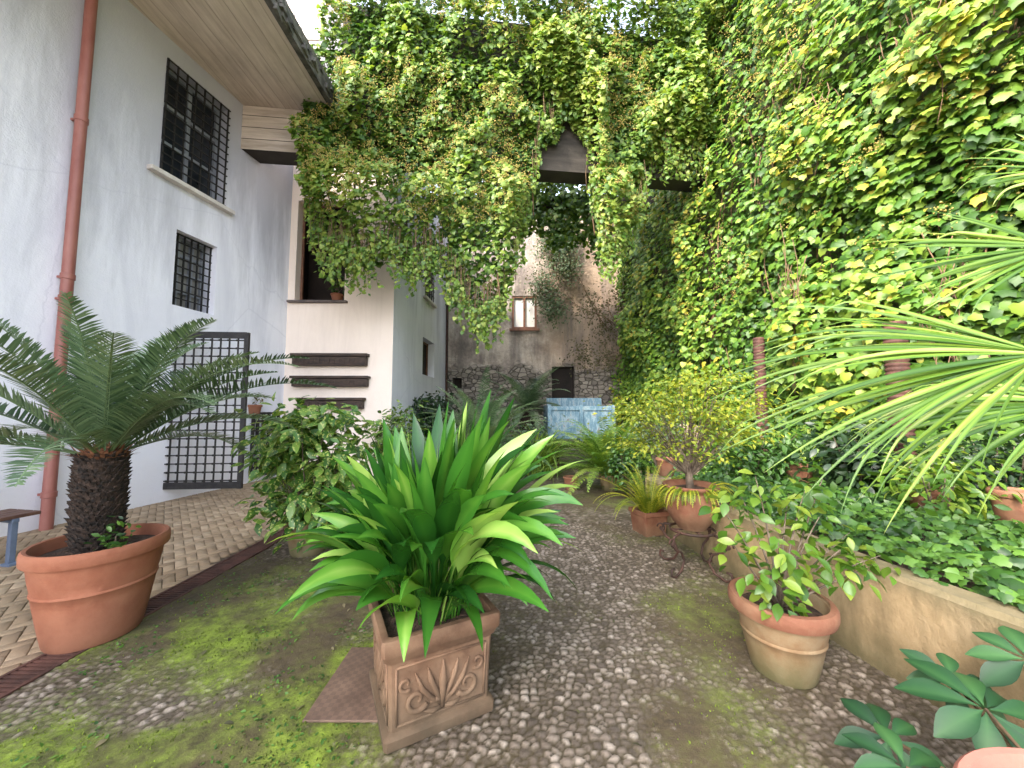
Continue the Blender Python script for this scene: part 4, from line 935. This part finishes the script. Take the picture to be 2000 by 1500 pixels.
# fern and small pots on the cobbles
def frondplant(name, label, cat, c, n, e, ln, bd, pairs, ll, lw, mat, z0=.0, **kw):
    t = thing(name, c, label, cat); S_ = Straps()
    for i in range(n):
        a = i*2.39996+RS.normal(0, .2); s = i/n; S_.frond((c[0]+.05*math.cos(a), c[1]+.05*math.sin(a), c[2]+z0), a, e[1]-(e[1]-e[0])*s+RS.normal(0, .08), RS.uniform(*ln), RS.uniform(*bd), pairs, ll, lw, **kw)
    S_.build('foliage', mat, t); return t
def small_pot(px, py, Y, r, h, label, mat='terra', z=None):
    p = G(px, py) if z is None else W(px, py, Y); z_ = 0 if z is None else z
    pt = thing('plant_pot', (p[0], p[1], z_), label, 'pot'); pot(pt, (p[0], p[1], z_+.01), r*.72, r, h, M[mat], h*.18, bands=False); return np.array([p[0], p[1], z_+h-.04])
p = small_pot(1115, 958, 0, .15, .26, 'small plain terracotta pot standing alone on the far cobbles', 'terra_dark')
p = small_pot(1190, 958, 0, .2, .3, 'terracotta pot under the tall arching fern on the far cobbles', 'terra_old')
frondplant('fern', 'tall light green fern with arching fronds in a pot before the blue cart', 'fern', p, 90, (.3, 1.55), (1.1, 1.75), (.8, 1.7), 44, .14, .010, L['fern'], vee=.1)
# strappy arching plant
c = G(1050, 935); t = thing('strap_plant', (c[0], c[1], 0), 'clump of long arching strap leaves on the cobbles before the blue cart', 'plant'); S_ = Straps()
for i in range(230):
    a = RS.rand()*6.28; S_.strap((c[0]+RS.normal(0, .1), c[1]+RS.normal(0, .1), .02), a, RS.uniform(.9, 1.5), RS.uniform(1.2, 1.9), RS.uniform(.014, .022), RS.uniform(1.2, 2.6), .0, 10, .3, 0, 1.5, .55)
S_.build('foliage', L['fern'], t)
# pale cycad behind the aspidistra
c = W(940, 880, 7.2); t = frondplant('cycad', 'pale green feathery cycad just behind the aspidistra leaves', 'cycad', (c[0], c[1], .65), 42, (.1, 1.45), (1.3, 1.7), (.7, 1.3), 60, .17, .007, L['cycad2'], .15, vee=.3)
MB().lathe([(.14, 0), (.16, .3), (.15, .75), (0, .83)], (c[0], c[1], 0), 16).build('trunk', M['trunk'], t)
c = W(1030, 790, 10.6); t = frondplant('cycad', 'large dark cycad in front of the rubble back wall, left of the blue cart', 'cycad', (c[0], c[1], 1.4), 46, (-.1, 1.4), (1.3, 1.8), (.9, 1.5), 60, .2, .008, L['cycad'], .1, vee=.3)
MB().lathe([(.2, -1.4), (.22, -.3), (.2, .1), (0, .2)], (c[0], c[1], 1.4), 16).build('trunk', M['trunk'], t)
# dark bushes by the house corner and elsewhere
def bush(name, label, px0, px1, py0, py1, Y, n, tpl, size, mat, zb=0, nl=60, sig=(.16, .14, .12), group=None):
    tips = [W(RS.uniform(px0, px1), RS.uniform(py0, py1), Y+RS.uniform(-.35, .35)) for q in range(n)]; c = W((px0+px1)/2, 850, Y)
    return shrub(name, label, 'shrub', (c[0], c[1], zb), tips, nl, tpl, size, mat, sig, .014, .6, group=group)
bush('dark_shrub', 'dark leafy shrub at the corner between white side wall and back wall', 818, 880, 770, 850, 10.5, 22, OV, (.12, .22), L['dark'])
bush('leafy_shrub', 'fresh green shrub below the carved beams at the white house corner', 730, 800, 800, 880, 8.3, 18, OV, (.10, .18), L['aucuba'])
bush('leafy_shrub', 'mixed green shrub between pale cycad and strap leaf clump', 985, 1060, 820, 880, 9.2, 18, SM, (.07, .12), L['grey'])
bush('silvery_shrub', 'grey green small leaved shrub left of the golden tree at the bed corner', 1245, 1325, 800, 860, 6.2, 20, SM, (.04, .07), L['grey'], .5, 90, (.12, .12, .1))
bush('dark_shrub', 'dark green shrub in the raised bed behind the golden tree', 1390, 1560, 840, 930, 5.0, 32, SM, (.06, .11), L['ivybed'], .5, 65)
bush('dark_shrub', 'dark shaded shrub in the raised bed under the palm fronds', 1600, 1740, 840, 930, 4.4, 28, OV, (.08, .14), L['dark'], .5, 50)
bush('dark_shrub', 'small leaved dark shrub at right edge of the raised bed', 1870, 2020, 850, 960, 3.7, 30, SM, (.05, .09), L['dark'], .5, 75)
bush('leafy_shrub', 'mid green shrub in the raised bed near the right edge pot', 1770, 1870, 880, 990, 3.3, 18, OV, (.06, .11), L['camel'], .5, 40)
bush('leafy_shrub', 'low green shrub left of the square terracotta pot on the cobbles', 1200, 1265, 830, 920, 6.6, 16, SM, (.05, .09), L['ivybed'], 0, 80)
c = W(1342, 845, 6.4); o = MB().box((c[0], c[1], .75), (.34, .3, 1.1), Matrix.Rotation(.3, 3, 'Z'), .85).build('stone_block', M['stone'], bevel=.05); tag(o, 'rough pale pinkish stone block standing behind the golden tree', 'stone')
for i, (px, py, Y, r, h, lb) in enumerate(((1300, 870, 5.6, .15, .26, 'terracotta pot on the bed corner under the grey green shrub'), (1560, 905, 4.8, .16, .28, 'reddish pot among dark leaves in the middle of the raised bed'), (1815, 985, 3.4, .15, .28, 'reddish pot in the raised bed under the palm fronds'), (1990, 1010, 3.1, .16, .32, 'terracotta pot at the right edge of the raised bed'))):
    small_pot(px, py, Y, r, h, lb, 'terra_dark', z=.56)
# rusty corrugated pipes
for (px, pt_, Y, r, lb) in ((1490, 660, 6.2, .078, 'rusty ribbed pipe standing in the bed behind the golden tree'), (1762, 630, 4.4, .10, 'rusty ribbed pipe standing in the bed nearer the right edge')):
    c = W(px, 850, Y); zt_ = W(px, pt_, Y)[2]; pr = []; z = .3
    while z < zt_: pr += [(r, z), (r*1.13, z+.02), (r*1.13, z+.03), (r, z+.05)]; z += .055
    pr.append((0, z)); o = MB().lathe(pr, (c[0], c[1], 0), 24).build('ribbed_pipe', M['rust'], None, 35); tag(o, lb, 'pipe')
# ground ivy in the bed
n = 9500; u = RS.uniform(.4, 5.1, n); w_ = -(np.clip(RS.uniform(0, 2.9, n), 0, 9)**1.15*.9)-.12; hgt = .54+.24*fbm(u*1.9, w_*1.9, 3)+RS.normal(0, .04, n)
k = ~((w_ > -.2) & (fbm(u*3, w_*0, 3) < .52)); u, w_, hgt = u[k], w_[k], hgt[k]; n = len(u)
hgt = np.where(w_ > -.22, np.minimum(hgt, .68), hgt)
P = PO+PU*u[:, None]+PN*w_[:, None]; P[:, 2] = hgt
o = leaves('ground_ivy', IVY, P, rv(n)+PN*.8+np.array([[0, 0, -.2]]), np.array([[0, -.2, 1.]])+PN*.4+rv(n, .45), RS.uniform(.04, .08, n), np.clip(RS.beta(2, 2, n)+1.1*(fbm(u*2.2+5, w_*2.2, 3)-.48), 0, 1), L['ivybed'])
tag(o, 'low green ivy carpeting the raised bed and creeping over its wall', 'ivy', kind='stuff')
# ivy on the far foot of the wall
n = 2600; u = RS.uniform(5.3, 13.5, n); w_ = RS.uniform(0, 1.2, n); P = np.array([RA, 0, 0])+RU*(u*RKK)[:, None]+RN*w_[:, None]; P[:, 2] = (.75*np.clip(1-w_/1.2, 0, 1)+.15)*(.4+fbm(u*1.5, w_*2, 3))*RS.uniform(.3, 1.3, n)
o = leaves('foot_ivy', IVY, P, rv(n), np.array([[-.5, -.5, 1.]])+rv(n, .4), RS.uniform(.08, .14, n), RS.beta(2, 3, n), L['ivy']); tag(o, 'ivy spreading on the ground at the far foot of the right wall', 'ivy', kind='stuff')
# ------------------------------------------------------------------ fan palm
palm = thing('fan_palm', (3.35, 1.45, .5), 'fan palm leaning in from the right edge with long yellow green leaf blades', 'palm')
MB().tube([(3.35, 1.45, .4), (3.33, 1.45, 1.2), (3.3, 1.47, 1.75)], [.12, .11, .1], 14).build('trunk', M['bark'], palm, True)
def fan(hub, axis, side, ln, nb, spread, grav, wd, r0=.5):
    S_ = Straps(); hub = np.array(hub); axis = nrm(np.array(axis, float)); side = np.array(side, float); side = nrm(side-axis*(side @ axis)); nn = np.cross(axis, side)
    for i in range(nb):
        a = -spread+2*spread*i/(nb-1)+RS.normal(0, .03); d0 = axis*math.cos(a)+side*math.sin(a)+nn*RS.normal(0, .09); l = ln*(1-.22*(a/spread)**2)*RS.uniform(.78, 1.06)
        wv0 = -axis*math.sin(a)+side*math.cos(a); tw = RS.normal(0, .4); wv0 = wv0*math.cos(tw)+nn*math.sin(tw); p = hub.copy(); rows = []; K = 16; gr_ = grav*RS.uniform(.5, 1.8); brk = RS.uniform(.6, .9) if RS.rand() < .3 else 2
        for j in range(K+1):
            t = j/K; gg = gr_*t**2.0+(1.6*(t-brk)*3 if t > brk else 0); d = nrm(d0+np.array([0, 0, -1])*gg); w_ = wd*min(1, .4+t*2.2)*(1-max(0, (t-.4)/.6)**1.4*.96)
            sd = nrm(wv0-d*(wv0 @ d)); n2 = np.cross(d, sd); rows += [p-sd*w_+n2*w_*.45, p.copy(), p+sd*w_+n2*w_*.45]; p = p+d*l/K
        Fc = []
        for j in range(K):
            b = j*3; Fc += [(b, b+1, b+4, b+3), (b+1, b+2, b+5, b+4)]
        r_ = float(np.clip(RS.normal(r0, .25), 0, 1)); S_.put(rows, Fc, np.tile([max(0, r_-.15), min(1, r_+.22), r_], K+1))
    S_.build('fan_leaf', L['palm'], palm)
    mb = MB(); c0 = np.array([3.3, 1.47, 1.7]); mb.tube([c0*(1-s)+hub*s+Z*.12*math.sin(PI*s) for s in np.linspace(0, 1, 6)], .012, 6); mb.build('leaf_stalk', M['vine'], palm, True)
fan(W(2040, 690, 1.66), (-.97, .21, -.03), (.05, .45, .85), 1.40, 38, .66, .60, .0125, .5)
fan(W(2070, 480, 1.75), (-.93, .22, .02), (.05, .3, .95), .76, 22, .55, .22, .0105, .48)
fan(W(2120, 330, 1.8), (-.8, .3, .30), (.3, .2, .9), .52, 14, .8, .25, .010, .45)
fan(W(2130, 790, 1.98), (-.95, .25, .0), (.05, .5, .8), 1.2, 20, .5, .8, .0115, .40)
# ------------------------------------------------------------------ blue cart
CY = 9.3; c0 = W(1070, 850, CY); c1 = W(1200, 795, CY); x0, x1 = c0[0], c1[0]; zb, zt_ = c0[2]-.10, c1[2]+.02
cart = thing('wooden_cart', ((x0+x1)/2, CY+.6, 0), 'old wooden cart with peeling blue paint parked before the back wall', 'cart')
mb = MB(); mb.box(((x0+x1)/2, CY+.65, zb+.04), (x1-x0, 1.3, .08)); mb.build('bed', M['blue'], cart)
mb = MB(); mb.box(((x0+x1)/2, CY, (zb+zt_)/2), (x1-x0-.10, .035, zt_-zb)); mb.build('tailboard', M['blue'], cart, bevel=.005)
for x in (x0+.04, (x0+x1)/2, x1-.04): MB().box((x, CY-.04, (zb+zt_)/2), (.09, .04, zt_-zb+.06)).build('stake', M['blue'], cart, bevel=.005)
for z in (zb+.06, zt_-.06): MB().box(((x0+x1)/2, CY-.032, z), (x1-x0-.12, .03, .09)).build('rail', M['blue'], cart, bevel=.005)
for x in (x0+.02, x1-.02): MB().box((x, CY+.65, (zb+zt_)/2+.03), (.035, 1.3, zt_-zb)).build('side_board', M['blue'], cart)
mb = MB(); mb.obox((x0+.1, CY+1.28, zt_-.25), (x1-x0-.1, 0, 0), (0, .04, 0), (0, .08, .50)); mb.build('head_board', M['blue'], cart)
for sg, x in ((-1, x0-.1), (1, x1+.1)):
    mb = MB(); ring = [(x, CY+.75+.55*math.cos(t), .56+.55*math.sin(t)) for t in np.linspace(0, 2*PI, 33)]; mb.tube(ring, .035, 6, False); w_ = mb.build('wheel', M['blue'], cart, True)
    mb = MB()
    for q in range(10): t = q*PI/5; mb.tube([(x, CY+.75, .56), (x, CY+.75+.53*math.cos(t), .56+.53*math.sin(t))], .018, 5)
    mb.build('spokes', M['blue'], w_); MB().tube([(x-.09, CY+.75, .56), (x+.09, CY+.75, .56)], .07, 12).build('hub', M['oldiron'], w_)
MB().tube([(x0-.1, CY+.75, .56), (x1+.1, CY+.75, .56)], .035, 8).build('axle', M['oldiron'], cart)
for x in (x0+.25, x1-.25): MB().tube([(x, CY+.2, zb), (x, CY-.1, .05)], .03, 6).build('prop', M['oldiron'], cart)
# ------------------------------------------------------------------ window sill pot, hanging pot
c = FA+FU*(W3[1]-.22)+FN*(-.1)+Z*(W3[2]+.0)
pt = thing('plant_pot', c, 'tiny terracotta pot on the sill of the tall front window', 'pot'); pot(pt, c, .10, .15, .2, M['terra'], .04, bands=False)
shrub('potted_plant', 'small dark leafy plant in the pot on the tall window sill', 'plant', (c[0], c[1], c[2]+.18), [c+np.array([RS.normal(0, .2), RS.normal(0, .08), RS.uniform(.4, .75)]) for q in range(9)], 9, OV, (.10, .18), L['ivybed'], (.06, .05, .05), .006)
c = W(495, 805, 8.0); pt = thing('hanging_pot', c, 'small terracotta pot hung on the white wall beside the iron gate', 'pot'); pot(pt, (c[0], c[1], c[2]-.1), .11, .16, .26, M['terra'], .05, bands=False)
MB().tube([(c[0], c[1]+.0, c[2]-.1), (c[0]-.25, c[1]+.02, c[2]-.1), (c[0]-.45, c[1]+.02, c[2]+.15)], .012, 6).build('bracket', M['iron'], pt)
shrub('potted_plant', 'small dry leafed plant in the hanging pot beside the iron gate', 'plant', (c[0], c[1], c[2]+.12), [c+np.array([RS.normal(0, .12), RS.normal(0, .08), RS.uniform(.25, .42)]) for q in range(8)], 10, SM, (.05, .09), L['dry'], (.05, .05, .05), .005)
# ------------------------------------------------------------------ near pot and fatsia
fx, fy = 1.52, .86
pt = thing('plant_pot', (fx, fy, 0), 'pinkish terracotta pot rim standing in for an unclear shape in the nearest right corner', 'pot'); pot(pt, (fx, fy, .01), .26, .38, .49, M['terra_pink'], .09)  # pot stands in for an unidentified pink shape at the corner
fat = thing('fatsia', (fx, fy+.1, .45), 'glossy broad fingered leaves rising at the bottom right corner beside the low wall', 'plant')
Pp, Tt, Nn, Ss, Rr = [], [], [], [], []; mb = MB()
for (px, py, t_, sz, nb, tilt) in ((1925, 1385, 1.38, .21, 9, (-.1, -.35, .9)), (1735, 1440, 1.42, .155, 7, (-.2, -.3, .9)), (2010, 1290, 1.5, .17, 8, (-.3, -.4, .8)), (1770, 1500, 1.22, .15, 7, (-.1, -.3, .9)), (1860, 1330, 1.55, .14, 6, (-.2, -.5, .8))):
    c = ray(px, py)*t_+np.array([0, 0, H]); nn = nrm(np.array(tilt)); s1 = nrm(np.cross(nn, [0, 1, .1])); s2 = np.cross(nn, s1); a0 = RS.rand()*6
    mb.tube([(fx+.1, fy+.15, .45), tuple((np.array([fx+.1, fy+.15, .45])+c)/2+np.array([0, .02, -.06])), tuple(c)], .006, 6)
    for q in range(nb):
        a = a0+2*PI*q/nb+RS.normal(0, .08); d = s1*math.cos(a)+s2*math.sin(a)
        Pp.append(c+d*.012); Tt.append(d+nn*.22); Nn.append(nn+RS.normal(0, .06, 3)); Ss.append(sz*RS.uniform(.85, 1.12)); Rr.append(RS.rand()*.6)
leaves('foliage', blade_tpl(.225, 8, .32, .16, 1.35), np.array(Pp), np.array(Tt), np.array(Nn), np.array(Ss), np.array(Rr), L['fatsia'], fat, midrib=.35)
mb.build('stems', M['vine'], fat, True)
# ------------------------------------------------------------------ LIGHT
elev, az = 41, 224.0
e, a = math.radians(elev), math.radians(az)
sd = Vector((math.sin(a)*math.cos(e), math.cos(a)*math.cos(e), math.sin(e)))
su_ = bpy.data.lights.new('sun', 'SUN'); su_.energy = 5.0; su_.angle = math.radians(2); su_.color = (1, .90, .72)
so = bpy.data.objects.new('sun', su_); COL.objects.link(so); so.rotation_euler = (-sd).to_track_quat('-Z', 'Y').to_euler(); so.location = (0, 0, 30)
w = bpy.data.worlds.new('World'); SC.world = w; w.use_nodes = True; nt = w.node_tree
sk = nt.nodes.new('ShaderNodeTexSky'); sk.sky_type = 'NISHITA'; sk.sun_disc = False; sk.sun_elevation = e; sk.sun_rotation = a; sk.air_density = 1.0; sk.dust_density = 3.0; sk.ozone_density = 1.0
hs = nt.nodes.new('ShaderNodeHueSaturation'); hs.inputs['Saturation'].default_value = .5; hs.inputs['Value'].default_value = 7.6
lk(nt, sk.outputs[0], hs.inputs['Color']); bg = nt.nodes['Background']; lk(nt, hs.outputs[0], bg.inputs[0]); bg.inputs[1].default_value = .15
SC.view_settings.view_transform = 'Standard'; SC.view_settings.look = 'None'; SC.view_settings.exposure = 0; SC.view_settings.gamma = 1
